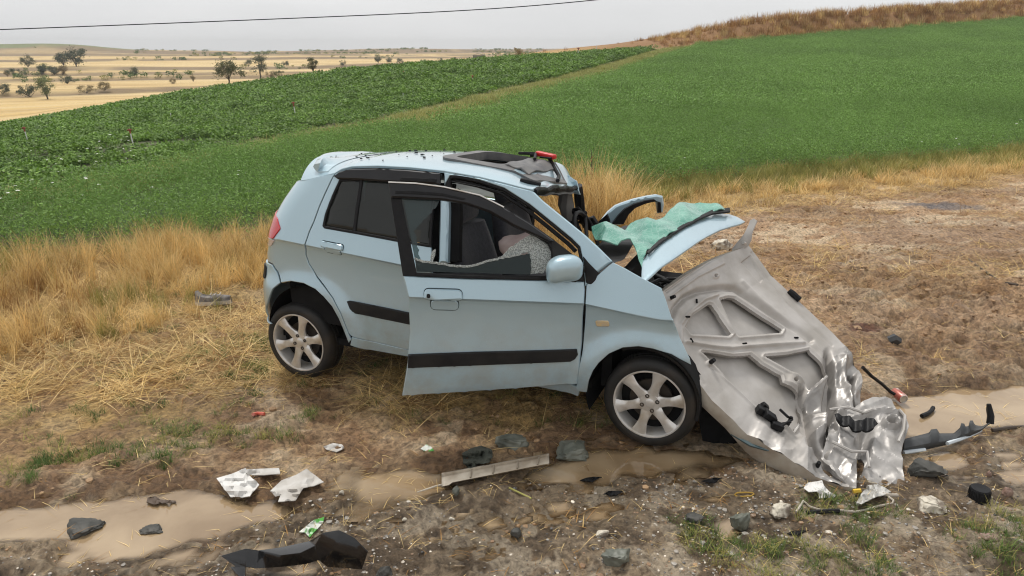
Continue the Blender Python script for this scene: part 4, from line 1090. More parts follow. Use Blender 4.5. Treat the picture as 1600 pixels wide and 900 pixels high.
panel('clear_lens', rounded([(s_f - .085, 1.002), (s_f - .055, .995), (s_f - .12, .945), (s_f - .24, .94), (s_f - .24, 1.0)], .01), M_clearl, tlo, off=.008, th=.03, step=.02)
# rear door with its windows, visor, handle and moulding
win = sv([(531, 279), (519, 305), (508, 334), (504, 353), (507, 356.5), (560, 366), (640, 381), (674, 386.5), (678, 300), (676, 282), (640, 279), (580, 277)])
rd = seam + sv([(569, 531.6), (638, 547), (720, 562)])
rdr = [(1.10, rd[-1][1] + .012), (1.085, .95), (1.062, 1.10), (1.025, 1.36)]
rd = rd[:-1] + rdr + sv([(690, 270.5), (640, 266), (590, 263), (550, 264), (533, 268)])
rdo = panel('rear_door', rd, M_paint, holes=[win], gap=0.003, crease=True, step=.035)
panel('window_frame', win, M_blk, rdo, holes=[shrink(win, .016)], off=.004, th=.02, step=.03)
gl = shrink(win, .015); gx0 = [inv(564, 282)[0], inv(553, 360)[0]]; gv0 = [1.42, 1.1]
def div(v): return float(np.interp(v, [inv(553, 363)[1], inv(564.5, 281)[1]], [inv(553, 363)[0], inv(564.5, 281)[0]]))
dv0, dv1 = inv(553, 363)[1], inv(564.5, 281)[1]
panel('window_pane', gl, M_tint, rdo, off=-.006, th=.004, step=.05)
panel('divider_bar', [(div(dv0) - .011, dv0), (div(dv0) + .011, dv0), (div(dv1) + .011, dv1), (div(dv1) - .011, dv1)], M_blk, rdo, off=.003, th=.012)
M_vis = mat('smoked_visor', (0.010, 0.010, 0.012), (0.016, 0.016, 0.018), rough=.3, coat=.1, spec=.3)
def surf_v(s, v, off=0.0): return surf(s, v, off)
vis_t = sv([(523.5, 274), (532, 267.5), (550, 263), (590, 262), (640, 264.5), (690, 269.5)]); vis_b = sv([(689, 287), (650, 284.5), (607, 282.5), (563, 279.5), (530, 278.5)])
panel('rain_visor', vis_t + vis_b, M_vis, rdo, off=.022, th=.02, step=.03, edge=.008)
panel('visor_slot', sv([(628, 278.5), (632, 276), (685, 278.5), (684, 284), (628, 281)]), M_blk, rdo, off=.0265, th=.01, edge=.001)
def handle(parent, pts, f, conv, keyside):
    (x0, y0), (x1, y1) = pts
    c = conv([((x0 + x1) / 2, (y0 + y1) / 2)])[0]; a = conv([pts[0]])[0]; b = conv([pts[1]])[0]
    hw, hh = abs(b[0] - a[0]) / 2, abs(a[1] - b[1]) / 2; sl = -0.075
    def rr_(x0_, x1_, y0_, y1_, r): return rounded([(c[0] + x, c[1] + y + sl * x) for x, y in ((x0_, y0_), (x1_, y0_), (x1_, y1_), (x0_, y1_))], r)
    panel('cup_gap', rr_(-hw * .70, hw * .80, -hh * 1.04, hh * .2, .05), M_gap, parent, f=f, off=.0008, th=.003, step=.02, edge=.0005)
    panel('handle_cup', rr_(-hw * .66, hw * .76, -hh * .98, -hh * .06, .045), M_paint, parent, f=f, off=.0065, th=.008, step=.02, edge=.004)
    panel('handle_gap', rr_(-hw * 1.0, hw * 1.0, -hh * .10, hh * 1.02, .05), M_gap, parent, f=f, off=.0015, th=.003, step=.02, edge=.0005)
    panel('handle', rr_(-hw * .98, hw * .98, -hh * .02, hh, .045), M_paint, parent, f=f, off=.018, th=.02, step=.02, edge=.007)
    if keyside: panel('lock', rr_(-hw * .85, -hw * .67, hh * .28, hh * .62, .009), M_blk, parent, f=f, off=.0235, th=.01, step=.01, edge=.001)
M_gap = mat('panel_gap', (.06, .08, .09), rough=.8, spec=.1)
handle(rdo, [(501, 377), (537, 399)], surf, sv, False)
mo = sv([(543.3, 470), (547, 469), (600, 479.5), (645, 489), (700, 500), (700, 519), (645, 507), (600, 498), (556, 489), (548, 482)])
panel('side_moulding', mo, M_plas, rdo, off=.016, th=.02, step=.03, edge=.006)
# sill under both doors
sp = sv([(549, 526.5), (569, 531.6), (638, 547)]) + [(1.2, .365), (1.8, .33), (2.06, .315), (2.04, .245), (1.787, .25)] + sv([(636.6, 558), (569, 547), (546, 540)])
panel('sill', sp, M_paint, gap=0.002, step=.04, off=-.004)
panel('sill_step', [(0.95, .37), (1.2, .37), (2.04, .335), (2.04, .32), (1.2, .35), (.95, .355)], M_plas, off=-.05, th=.08)
# B pillar and the body side above the door opening
bp_ = sv([(686, 300), (697, 296), (699, 330), (698, 370), (697, 411), (683, 412), (684.5, 350)])
panel('centre_pillar', bp_, M_paint, off=-.012, th=.05, step=.03, edge=.012)
panel('pillar_trim', [(p[0] + .055, p[1]) for p in bp_], M_inner, off=-.06, th=.05, step=.05)
panel('pillar_lining', [(.94, .85), (1.16, .85), (1.12, 1.42), (.92, 1.42)], M_inner, off=-.10, th=.02, step=.05)
# side frame: A pillar from roof edge to wing, with black seal round the opening
OPEN = [(701, 300), (699, 283), (703, 275), (717, 275), (749, 282), (787, 294.5), (827, 320), (867, 352.5), (893, 374), (905, 386), (909.5, 407), (913, 447)]
WS_E = [(829, 297), (834.7, 300), (848, 313), (880, 339), (912, 365), (935, 386), (957, 408)]
ap = sv([(693.5, 290), (693, 268.5)]) + roofl[6:] + sv(WS_E[1:]) + sv([(935, 424), (916, 447)]) + sv(OPEN[::-1][:-1])
panel('windscreen_pillar', ap, M_paint, gap=.001, step=.03, th=.03, edge=.008)
op = sv(OPEN)
panel('door_seal', band(op, .03), M_blk, off=-.004, th=.03, step=.03, edge=.006)
panel('seal_inner', band([(p[0] - .03, p[1] - .03) for p in op[2:-2]], .022), M_blk, off=-.03, th=.03, step=.03, edge=.006)
# front wing
wing = sv([(957.5, 409), (978, 419), (1000, 431.5), (1034, 449.5), (1041, 468), (1050, 498), (1062, 530), (1078, 562), (1080, 574)]) + sv([(1048, 555), (1020, 545.8), (998, 542), (973, 544), (951.5, 553.5), (936, 567.5), (926.7, 580), (920.4, 595.5), (917, 614), (899, 611), (908.5, 552), (914, 472), (915.5, 445), (936, 427)])
def surf_w(s, v, off=0.0):
    P = surf(s, v, off); q = float(smooth(2.45, 2.8, s)); P[2] += q * (.05 + .02 * math.sin(v * 19)); return P
wg = panel('front_wing', wing, M_paint, f=surf_w, gap=.003, crease=True, step=.03)
panel('side_marker', rounded(sv([(930, 500.5), (951, 501), (953, 510), (932, 510)]), .012), M_amber, wg, f=surf_w, off=.007, th=.012, step=.015, edge=.004)
panel('corner_trim', rounded(sv([(911, 399), (920, 410), (935, 425), (931, 437), (924, 444), (916, 442)]), .01), M_plas, wg, off=.006, th=.02, step=.02, edge=.004)
# wheel arch liners
def arch_liner(cu, cv, r, name):
    P = []
    for i in range(25):
        a = math.radians(-6 + 208 * i / 24); P.append([L(cu + (r - .012) * math.cos(a), cv + (r - .012) * math.sin(a), w) for w in (.03, .12, .3, .42)])
    mb = MB(); mb.grid(P); b = len(mb.V)
    mb.add([L(cu, cv, .42)] + [p[3] for p in P], [(0, i + 2, i + 1) for i in range(24)])
    o = mb.build(name, M_inner, car, 30); return o
arch_liner(ARCH[0][0], ARCH[0][1], ARCH[0][2] + .012, 'rear_arch_liner'); arch_liner(ARCH[1][0], ARCH[1][1], ARCH[1][2] + .012, 'front_arch_liner')
# muddy rolled lip of plastic liner showing at the front arch
P = []
for i in range(18):
    a = math.radians(-12 + 125 * i / 17); r_ = ARCH[1][2]
    P.append([L(ARCH[1][0] + (r_ + dr) * math.cos(a), ARCH[1][1] + (r_ + dr) * math.sin(a), w) for dr, w in ((.0, .02), (-.02, .03), (-.028, .09), (-.035, .2))])
mb = MB(); mb.grid(P); mb.build('liner_lip', M_plas, car)

# ---- wheels
def wheel(u, v, w0, side=1, steer=0.0):
    wh = empty('wheel', L(u, v, w0 if side == 1 else WID - w0), (0 if side == 1 else math.pi) + steer, car)
    # local: axis along +Y pointing inboard
    def lathe(prof, n=64):
        return [[(r * math.cos(2 * math.pi * i / n), y, r * math.sin(2 * math.pi * i / n)) for r, y in prof] for i in range(n)]
    R_ = .277
    prof = [(.205, .012), (.212, .004), (.225, .0), (.245, .002), (.262, .012), (.272, .026), (R_, .04), (R_, .066), (R_ - .007, .068), (R_ - .007, .074), (R_, .076), (R_, .105), (R_ - .007, .107), (R_ - .007, .113), (R_, .115), (R_, .145), (.268, .165), (.24, .182), (.205, .175)]
    mb = MB(); mb.grid(lathe(prof), True); ty = mb.build('tyre', M_tyre, wh, 50)
    prof = [(.196, .03), (.204, .014), (.2125, .006), (.210, .001), (.203, .001), (.1985, .008), (.194, .02), (.188, .06), (.18, .16), (.205, .17)]
    mb = MB(); mb.grid(lathe(prof), True); rim = mb.build('rim', M_alloy, wh, 40)
    for k in range(6):
        a0 = 2 * math.pi * k / 6 + .26 * (1 if side == 1 else -1); P = []
        for j in range(9):
            t = j / 8; r = .045 + (.2 - .045) * t
            hw_ = .030 - .007 * math.sin(math.pi * min(1, t * 1.15)) + .015 * t ** 2.5 + .012 * (1 - t) ** 3
            y0 = .016 + .012 * (1 - t) ** 2 - .006 * math.sin(math.pi * t) - .009 * t ** 4; dpt = .022 + .012 * (1 - t)
            row = []
            for x, y in ((-hw_ * .72, y0 + dpt), (-hw_, y0 + .010), (-hw_ * .8, y0 + .001), (0, y0 - .0015), (hw_ * .8, y0 + .001), (hw_, y0 + .010), (hw_ * .72, y0 + dpt)):
                row.append((r * math.cos(a0) - x * math.sin(a0), y, r * math.sin(a0) + x * math.cos(a0)))
            P.append(row)
        mb = MB(); mb.grid(P); mb.build('spoke', M_alloy, wh, 50)
    mb = MB(); mb.grid(lathe([(0, .024), (.03, .024), (.036, .0262), (.058, .024), (.068, .032), (.07, .055)], 40), True); mb.build('hub', M_alloy, wh, 40)
    mb = MB(); mb.grid(lathe([(0, .0195), (.024, .0195), (.0275, .022), (.0275, .03)], 32), True); mb.build('centre_cap', M_alloy, wh, 40)
    for k in range(4):
        a = math.pi / 2 * k + .35; c = (.047 * math.cos(a), .0, .047 * math.sin(a))
        mb = MB(); mb.grid([[(c[0] + r * math.cos(i * .785), y, c[2] + r * math.sin(i * .785)) for r, y in ((0.0, .026), (.0065, .026), (.0075, .019), (.0125, .0205), (.013, .028))] for i in range(8)], True); mb.build('lug_nut', M_dkmet, wh, 30)
    mb = MB(); mb.grid(lathe([(.05, .075), (.128, .075), (.13, .08), (.13, .09), (.05, .09)], 40), True); mb.build('brake_disc', M_dkmet, wh)
    mb = MB(); mb.grid(lathe([(.0, .1), (.192, .1)], 24), True); mb.build('back_plate', M_inner, wh)
    return wh
wheel(0.0, .272, .02); wheel(WB, .272, .02); wheel(0.0, .272, .02, -1); wheel(WB, .272, .02, -1)

# ---- roof, tailgate, far flank
UF_R = roofl[-1][0]
def flank_w(u, v):
    a0 = u0(v); w = side_w(max(u, a0), v)
    if u < a0: w += RR_ * (1 - math.sqrt(max(0.02, 1 - ((a0 - u) / RR_) ** 2)))
    return w
def roof_front(t): return UF_R + float(np.interp(t, [0, .24, .5, .71, .91, 1], [.015, .0, -.03, -.06, -.085, -.09]))                 # t: 0 right edge, 1 left edge
def roof_pt(s, t, off=0.0):                                                                  # s: 0 rear .. 1 front
    ub = 0.02 - .16 * math.sin(math.pi * min(max(t, 0), 1)); u = ub + (roof_front(t) - ub) * s
    ve = edge_v(min(max(u, .0), UF_R)); we = flank_w(u, ve)
    w = we + (WID - 2 * we) * t
    cr = float(np.interp(u, [-.06, .1, .26, .38, .6, 1.7], [.115, .085, .055, .022, .014, .014])) * (1 - abs(2 * t - 1) ** 6) + .05 * t - .125 * t * t
    v = ve + cr + off
    v -= float(smooth(1.44, 1.62 - .05 * t, u)) * float(np.interp(t, [0, .24, .5, .71, .91, 1], [0, .05, .087, .12, .136, .15]))
    v += float(smooth(1.2, 1.6, u)) * (.010 * math.sin(u * 31 + t * 9) * t + .006 * math.sin(t * 21))
    return u, v, w
def in_sun(u, w): return (1.0 < u < 1.5) and (.50 < w < 1.18)
ns, ntt = 70, 56
V = [L(*roof_pt(i / ns, j / ntt)) for i in range(ns + 1) for j in range(ntt + 1)]; F = []
SUNR = rounded([(.97, .52), (1.40, .50), (1.40, 1.16), (.97, 1.14)], .08)
for i in range(ns):
    for j in range(ntt):
        u, v, w = roof_pt((i + .5) / ns, (j + .5) / ntt)
        if not inpoly(np.array([u]), np.array([w]), SUNR)[0]: F.append((i * (ntt + 1) + j, (i + 1) * (ntt + 1) + j, (i + 1) * (ntt + 1) + j + 1, i * (ntt + 1) + j + 1))
V3, F = solid(np.array(V), F, .016, L(1, 4, .8))
roof = mesh('roof', V3, F, M_paint, car, 40)
def roof_at(u, w, off=0.0):
    t = .5
    for _ in range(8):
        ub = 0.02 - .16 * math.sin(math.pi * min(max(t, 0), 1)); s = (u - ub) / (roof_front(t) - ub)
        P = roof_pt(s, t); ve = edge_v(min(max(u, 0), UF_R)); we = flank_w(u, ve); t = (w - we) / (WID - 2 * we)
    P = roof_pt(s, t, off); return L(*P)
# sunroof: grey raised frame, tilted dark panel pieces
M_frm = mat('sunroof_frame', (0.10, 0.10, 0.105), (0.16, 0.155, 0.15), scale=14, rough=.5)
def ring_uw(poly_o, poly_i, z0, name, m, parent):
    n = len(poly_o); V = []; F = []
    for (a, b), (c, d) in zip(poly_o, poly_i): V += [roof_at(a, b, .002), roof_at(a, b, z0), roof_at(c, d, z0), roof_at(c, d, -.04)]
    for i in range(n):
        j = (i + 1) % n
        for k in range(3): F.append((i * 4 + k, j * 4 + k, j * 4 + k + 1, i * 4 + k + 1))
    return mesh(name, V, F, m, parent, 40)
so = rounded([(.90, .47), (1.58, .45), (1.58, 1.22), (.90, 1.20)], .12, 6); si = rounded([(.985, .54), (1.34, .53), (1.34, 1.13), (.985, 1.12)], .08, 6)
sf = ring_uw(so, si, .016, 'sunroof_frame', M_frm, roof)
V = []; F = []
for i in range(7):
    for j in range(9):
        u = 1.34 + .17 * i / 6; w = .56 + .56 * j / 8; x, y, z = roof_at(u, w, 0.016 + .006 * math.sin(i * 1.9 + j * 1.3)); V.append((x, y, z))
for i in range(6):
    for j in range(8): F.append((i * 9 + j, (i + 1) * 9 + j, (i + 1) * 9 + j + 1, i * 9 + j + 1))
V3, F = solid(np.array(V), F, .012, L(1, 4, .8)); mesh('sunroof_panel', V3, F, M_frm, roof, 30)
mb = MB()
mb.tube([roof_at(1.30, 1.12, .03), roof_at(1.42, 1.15, .055), roof_at(1.56, 1.0, .04), roof_at(1.62, .8, .03)], .014, 6); mb.tube([roof_at(1.2, 1.16, .03), roof_at(1.34, 1.13, .05), roof_at(1.4, .95, .03)], .012, 6); mb.build('sunroof_rail', M_blk, roof)
mb = MB(); mb.tube([roof_at(1.545, .33, .006), roof_at(1.6, .33, .012), roof_at(1.66, .36, .004)], .016, 8); mb.build('antenna_foot', M_blk, roof)
# black seal hanging under the front edge of the roof
P = [roof_pt(1.0, t) for t in np.linspace(.02, .95, 24)]
mb = MB(); mb.tube([L(p[0] + .004, p[1] - .02 + .004 * math.sin(i * 2.1), p[2]) for i, p in enumerate(P)], .016, 7); mb.tube([L(p[0] - .03, p[1] - .035, p[2]) for i, p in enumerate(P)], .02, 7); mb.build('windscreen_seal', M_blk, roof)
# headlining
V = [L(a, b - .06, c) for a, b, c in [roof_pt(i / 12, j / 10) for i in range(13) for j in range(11)]]
mesh('headlining', V, [(i * 11 + j, (i + 1) * 11 + j, (i + 1) * 11 + j + 1, i * 11 + j + 1) for i in range(12) for j in range(10) if not in_sun(*[(roof_pt((i + .5) / 12, (j + .5) / 10))[k] for k in (0, 2)])], mat('headlining', (.25, .25, .24), rough=.95), car, 0)
# tailgate skin between the rear corners, and spoiler
rows = []
for v in np.linspace(.55, 1.40, 18):
    s_ = s_back(v); a = surf(s_, v); q = []
    for j in range(13): t = j / 12; q.append(L(a[0] - .035 * math.sin(math.pi * t), v, a[2] + (WID - 2 * a[2]) * t))
    rows.append(q)
mb = MB(); mb.grid(rows); tg = mb.build('tailgate', M_paint, car)
rows = []
for v in np.linspace(1.06, 1.37, 6):
    s_ = s_back(v); a = surf(s_, v); rows.append([L(a[0] - .035 * math.sin(math.pi * (.08 + .84 * j / 8)) - .006, v, a[2] + .07 + (WID - 2 * a[2] - .14) * j / 8) for j in range(9)])
mb = MB(); mb.grid(rows); mb.build('rear_window', M_tint, tg)
rows = []
c490 = on_w(490, 251, .25)
for j in range(21):
    t = j / 20; w = .20 + (WID - .40) * t; e_ = math.sin(math.pi * t) ** .35 if 0 < t < 1 else 0
    en_ = float(smooth(0, .09, t) * smooth(1, .91, t)); ub = c490[0] + .01 - .13 * math.sin(math.pi * t); ub = .12 + (ub - .12) * (.15 + .85 * en_ ** .5); v0 = float(np.interp(t, [0, .08, .5, .92, 1], [c490[1] - .01, c490[1] + .01, 1.452, 1.40, 1.36]))
    uf = .17; vf = roof_pt(.25, t)[1] + .004
    vf = min(vf, 1.56)
    pr = [(uf + .06, roof_at(uf + .06, w, .003)[2]), (uf - .02, roof_at(uf - .02, w, .010)[2]), (ub + .06, v0 + .006), (ub + .012, v0 - .004), (ub, v0 - .02), (ub + .012, v0 - .04), (ub + .06, v0 - .075), (uf, v0 - .09)]
    rows.append([L(a, b, w) for a, b in pr])
mb = MB(); mb.grid(rows); n8 = len(rows[0])
mb.add(rows[0], [tuple(range(n8))]); mb.add(rows[-1], [tuple(range(n8))[::-1]]); mb.build('spoiler', M_paint, tg, 50)
# far flank (mirror), with tinted rear windows
ms = mirror_f(surf)
panel('far_quarter_panel', [p for p in q_poly], M_paint, f=ms, step=.07)
panel('far_rear_door', rd, M_paint, f=ms, holes=[win], step=.07)
panel('far_window', gl, M_fog, f=ms, th=.004, step=.08)
panel('far_sill', sp, M_paint, f=ms, step=.08)
panel('far_pillar', [(1.03, .36), (1.15, .36), (1.15, 1.3), (1.10, 1.44), (1.0, 1.44)], M_inner, f=ms, off=-.02, th=.06, step=.08)
rb2 = panel('far_bumper', b_poly, M_paint, f=mirror_f(surf_b), step=.06)
mb = MB(); mb.grid([[L(surf_b(s_back(v), v)[0] - .04 * math.sin(math.pi * j / 8) - .03, v, surf_b(s_back(v), v)[2] + (WID - 2 * surf_b(s_back(v), v)[2]) * j / 8) for j in range(9)] for v in (.40, .5, .6, .7, .8, .84)]); mb.build('bumper_centre', M_paint, car)
# floor, bulkheads, inner lining
mb = MB()
mb.box(L(.95, .30, .83), (2.3, 1.46, .05)); mb.build('floor_pan', M_inner, car, 0)
mb = MB(); mb.box(L(2.18, .60, .83), (.06, 1.40, .62)); mb.build('bulkhead', M_inner, car, 0)
panel('inner_lining', [(-.05, .45), (.5, .42), (1.0, .4), (1.08, 1.0), (.85, 1.0), (.25, 1.06), (.15, 1.35), (-.02, 1.35), (-.1, 1.0)], M_inner, off=-.09, th=.02, step=.08)
mb = MB(); mb.box(L(.06, .8, .83), (.06, 1.36, .6), Matrix.Rotation(math.radians(-14), 3, 'Y')); mb.box(L(.55, .52, .83), (.55, 1.36, .16)); mb.build('rear_seat', M_cloth, car, 0)
# front seats
def seat(w):
    st = MB(); st.box(L(1.40, .52, w), (.56, .50, .17), Matrix.Rotation(math.radians(-6), 3, 'Y'), .07)
    s0 = st.build('seat', M_cloth, car, 60)
    P = []
    for k in range(15):
        t = k / 14; v = .50 + .62 * t; uu = 1.25 - .14 * t; wd = .285 - .05 * t ** 3 + .02 * math.sin(math.pi * t); th = .085 - .03 * t
        row = []
        for i in range(24):
            a = 2 * math.pi * i / 24; c_, s_ = math.cos(a), math.sin(a)
            x = math.copysign(abs(s_) ** .6, s_) * th; y = math.copysign(abs(c_) ** .55, c_) * wd
            if x > 0: x -= .028 * (1 - (abs(y) / wd) ** 2) - .012 * (abs(y) / wd > .6)
            row.append(L(uu + x, v, w + y))
        P.append(row)
    mb = MB()
    Q = [[P[j][i] for j in range(15)] for i in range(24)]; mb.grid(Q, True)
    top = P[-1]; mb.add(top + [L(1.08, 1.135, w)], [(i, (i + 1) % 24, 24) for i in range(24)]); mb.build('seat_back', M_cloth, s0, 60)
    mb = MB(); mb.box(L(1.10, 1.235, w), (.11, .30, .18), Matrix.Rotation(math.radians(-10), 3, 'Y'), .05); mb.build('headrest', M_cloth, s0, 60)
    mb = MB()
    for q in (-.06, .06): mb.tube([L(1.08, 1.08, w + q), L(1.075, 1.2, w + q)], .007, 6)
    mb.build('headrest_post', M_dkmet, s0)
seat(.43); seat(1.16)
panel('far_opening_trim', [(.80, 1.25), (1.42, 1.20), (1.44, 1.38), (1.1, 1.46), (.8, 1.47)], mat('side_lining', (.20, .20, .195), rough=.95), f=mirror_f(surf), off=-.03, th=.03, step=.06)
# dashboard, wheel, airbag and crazed glass
mb = MB(); P = []
for j in range(15):
    t = j / 14; w = .14 + (WID - .28) * t
    P.append([L(u, v + .02 * math.sin(t * 17), w) for u, v in ((2.14, .45), (1.86, .50), (1.80, .62), (1.78, .78), (1.84, .92), (1.96, .985), (2.16, 1.0))])
mb.grid(P); mb.build('dashboard', M_plas, car)
mb = MB(); c = Vector(L(1.72, .93, 1.18)); q = [c + Matrix.Rotation(math.radians(-25), 3, 'Y') @ Vector((0, .185 * math.cos(a), .185 * math.sin(a))) for a in np.linspace(0, 2 * math.pi, 33)]
mb.tube(q, .016, 8); mb.tube([q[4], q[20]], .014, 6); mb.build('steering_wheel', M_blk, car)
def lump(name, c, rx, ry, rz, m, seed, amp=.25, fr=6, parent=car):
    bm = bmesh.new(); bmesh.ops.create_icosphere(bm, subdivisions=4, radius=1); V = []
    for v in bm.verts:
        d = mnoise.fractal(v.co * fr * .35 + Vector((seed, 3, 1)), 1.0, 2.0, 4); k = 1 + amp * d
        V.append((c[0] + v.co.x * rx * k, c[1] + v.co.y * ry * k, c[2] + v.co.z * rz * k))
    F = [tuple(v.index for v in f.verts) for f in bm.faces]; bm.free(); return mesh(name, V, F, m, parent, 60)
P = on_w(812, 386, .34)
M_bag = mat('stained_airbag', (.50, .42, .40), (.38, .29, .275), scale=6, rough=.85, bump=.3, bscale=30)
lump('airbag', L(P[0] + .03, P[1] - .02, .40), .19, .13, .095, M_bag, 11, .14, 5)

# ---- front door, swung open
D_OUT = svd([(606.7, 283), (650, 285), (693.3, 290.7), (749.3, 304), (786.7, 322.7), (826.7, 346.7), (861, 371), (894.7, 397), (908, 414), (913, 438.7), (914.6, 452), (913.4, 472), (910, 535), (901, 601), (845, 604.6), (742, 612), (628.5, 619), (637, 566.7), (640.8, 518), (638.3, 465), (630.7, 431)])
BELT = svd([(629.5, 431), (720, 435), (845, 438), (913, 440)])
skin = BELT + D_OUT[10:20]
door = panel('front_door', skin, M_paint, f=surf_door, crease=True, step=.03, th=.03, edge=.006)
fr_o = D_OUT[:9] + BELT[::-1][0:1] + BELT[::-1][1:] 
FR_IN = svd([(627, 309.5), (688, 311.5), (728, 318), (765.3, 331), (802.7, 352.7), (840, 370), (857, 381), (862, 392), (864, 430), (845, 431), (651, 425.5)])
panel('window_frame', D_OUT[:9] + BELT[::-1], M_blk, door, holes=[FR_IN], f=surf_door, off=.0, th=.03, step=.03, edge=.003)
vis = svd([(606.7, 283), (650, 285), (693.3, 290.7), (749.3, 304), (786.7, 322.7), (826.7, 346.7), (861, 371), (865, 375), (858, 377), (840, 368), (802.7, 351.5), (765.3, 330), (728, 317), (688, 310.5), (650, 309), (611, 307)])
panel('rain_visor', vis, M_vis, door, f=surf_door, off=.024, th=.022, step=.03, edge=.009)
panel('visor_slot', svd([(618, 297), (640, 296.5), (690, 300), (728, 309), (722, 310.5), (690, 304.5), (640, 301.5), (618, 301)]), M_blk, door, f=surf_door, off=.0275, th=.008, edge=.001)
panel('visor_edge', band(svd([(607, 283), (650, 285), (693.3, 290.5), (749.3, 303.5), (786.7, 322)]), .007), M_alloy, door, f=surf_door, off=.027, th=.008, edge=.001)
panel('belt_seal', band(svd([(650, 428), (720, 431.5), (845, 434.5)]), .018), M_blk, door, f=surf_door, off=.008, th=.02)
panel('mirror_base', rounded(svd([(861, 372), (878, 384), (894.7, 397), (903, 414), (896, 434), (866, 433)]), .008), M_plas, door, f=surf_door, off=.005, th=.02, step=.03)
handle(door, [(662, 453), (724, 484)], surf_door, svd, True)
panel('side_moulding', svd([(638, 553), (742, 549), (845, 546.5), (901, 544.7), (902.5, 553), (898, 560), (891, 564), (845, 566), (742, 570), (637, 574)]), M_plas, door, f=surf_door, off=.016, th=.02, step=.03, edge=.006)
# broken glass left in the front door
def jag(pts, amp, seed, step=4.0):
    rg = random.Random(seed); r = []
    for (a, b) in zip(pts[:-1], pts[1:]):
        k = max(1, int(math.hypot(b[0] - a[0], b[1] - a[1]) / step))
        for j in range(k): t = j / k; r.append((a[0] + (b[0] - a[0]) * t + rg.uniform(-amp, amp), a[1] + (b[1] - a[1]) * t + rg.uniform(-amp, amp)))
    return r + [pts[-1]]
M_shard = glass_mat('teal_glass_film', (0.10, 0.16, 0.16), .8, .06, .55, (0.018, 0.035, 0.035))
M_shard2 = glass_mat('clear_glass_shard', (0.42, 0.52, 0.52), .8, .05, .25, (0.10, 0.14, 0.145))
M_craze = mat('crazed_glass', (0.46, 0.49, 0.47), (0.20, 0.22, 0.21), scale=150, rough=.2, bump=.9, bscale=120, detail=3, lo=.42, hi=.58)
panel('window_shard', svd([(651, 425.5)] + jag([(649, 405), (662, 411), (690, 413), (715, 418), (740, 417), (765, 409), (790, 403), (815, 398), (828, 399), (831, 412), (829, 430)], 1.3, 3)), M_shard, door, f=surf_door, off=-.012, th=.004, step=.03, edge=.001)
panel('window_shard', svd([(630, 312)] + [(687, 313)] + jag([(684, 318), (672, 335), (663, 345), (655, 352), (648, 362), (652, 380), (655, 400), (662, 410)], 1.8, 5) + [(651, 420)]), M_shard2, door, f=surf_door, off=-.012, th=.004, step=.03, edge=.001)
panel('window_shard', svd(jag([(672, 410), (675, 393), (681, 389), (680, 400), (676, 411)], .5, 6)), M_craze, door, f=surf_door, off=-.010, th=.005, step=.03, edge=.001)
panel('crazed_glass', svd(jag([(776, 411), (800, 388), (832, 366), (850, 368), (863, 378), (866, 396), (860, 412), (850, 430), (831, 431), (831, 410), (826, 397), (800, 402)], 1.2, 8)), M_craze, door, f=surf_door, off=-.03, th=.006, step=.03, edge=.001)
# glittering rim along the break
panel('glass_crumbs', band(svd(jag([(648, 404), (662, 410), (690, 412), (715, 417), (740, 416), (765, 408), (790, 402), (815, 397)], 1.0, 13)), .012), M_craze, door, f=surf_door, off=-.008, th=.006, edge=.001)
# mirror: a rounded housing standing proud of the door
c = svd([(877, 412)])[0]; P0 = surf_door(c[0], c[1], .09)
V = []; F = []; nu, nv = 28, 16; ca_, sa_ = math.cos(PHI), math.sin(PHI)
for j in range(nv + 1):
    ph = -math.pi / 2 + math.pi * j / nv
    for i in range(nu):
        th_ = 2 * math.pi * i / nu; x, y, z = math.cos(ph) * math.cos(th_), math.cos(ph) * math.sin(th_), math.sin(ph)
        sg = lambda q, e_: math.copysign(abs(q) ** e_, q)
        a, b, cc_ = sg(x, .75) * .104, sg(y, .8) * .075, sg(z, .75) * .073
        a *= 1 - .16 * (z > 0) * z * (1 if x > 0 else .5); cc_ += .012 * (x) - (.02 * abs(x) if z < 0 else 0)
        V.append(L(P0[0] + a * ca_ - b * sa_, P0[1] + cc_, P0[2] + a * sa_ + b * ca_))
for j in range(nv):
    for i in range(nu): F.append((j * nu + i, j * nu + (i + 1) % nu, (j + 1) * nu + (i + 1) % nu, (j + 1) * nu + i))
mir = mesh('door_mirror', V, F, M_paint, door, 60)
P1 = surf_door(c[0] + .06, c[1] - .035, .03); mb = MB(); mb.tube([L(*surf_door(c[0] + .12, c[1] - .03, 0)), L(*P1), L(*surf_door(c[0] + .05, c[1] - .05, .10))], [.03, .035, .03], 10); mb.build('mirror_arm', M_plas, mir)
# ragged inner door card seen past the sill
panel('door_card', shrink(skin, .03), M_inner, door, f=surf_door, off=-.05, th=.02, step=.08)

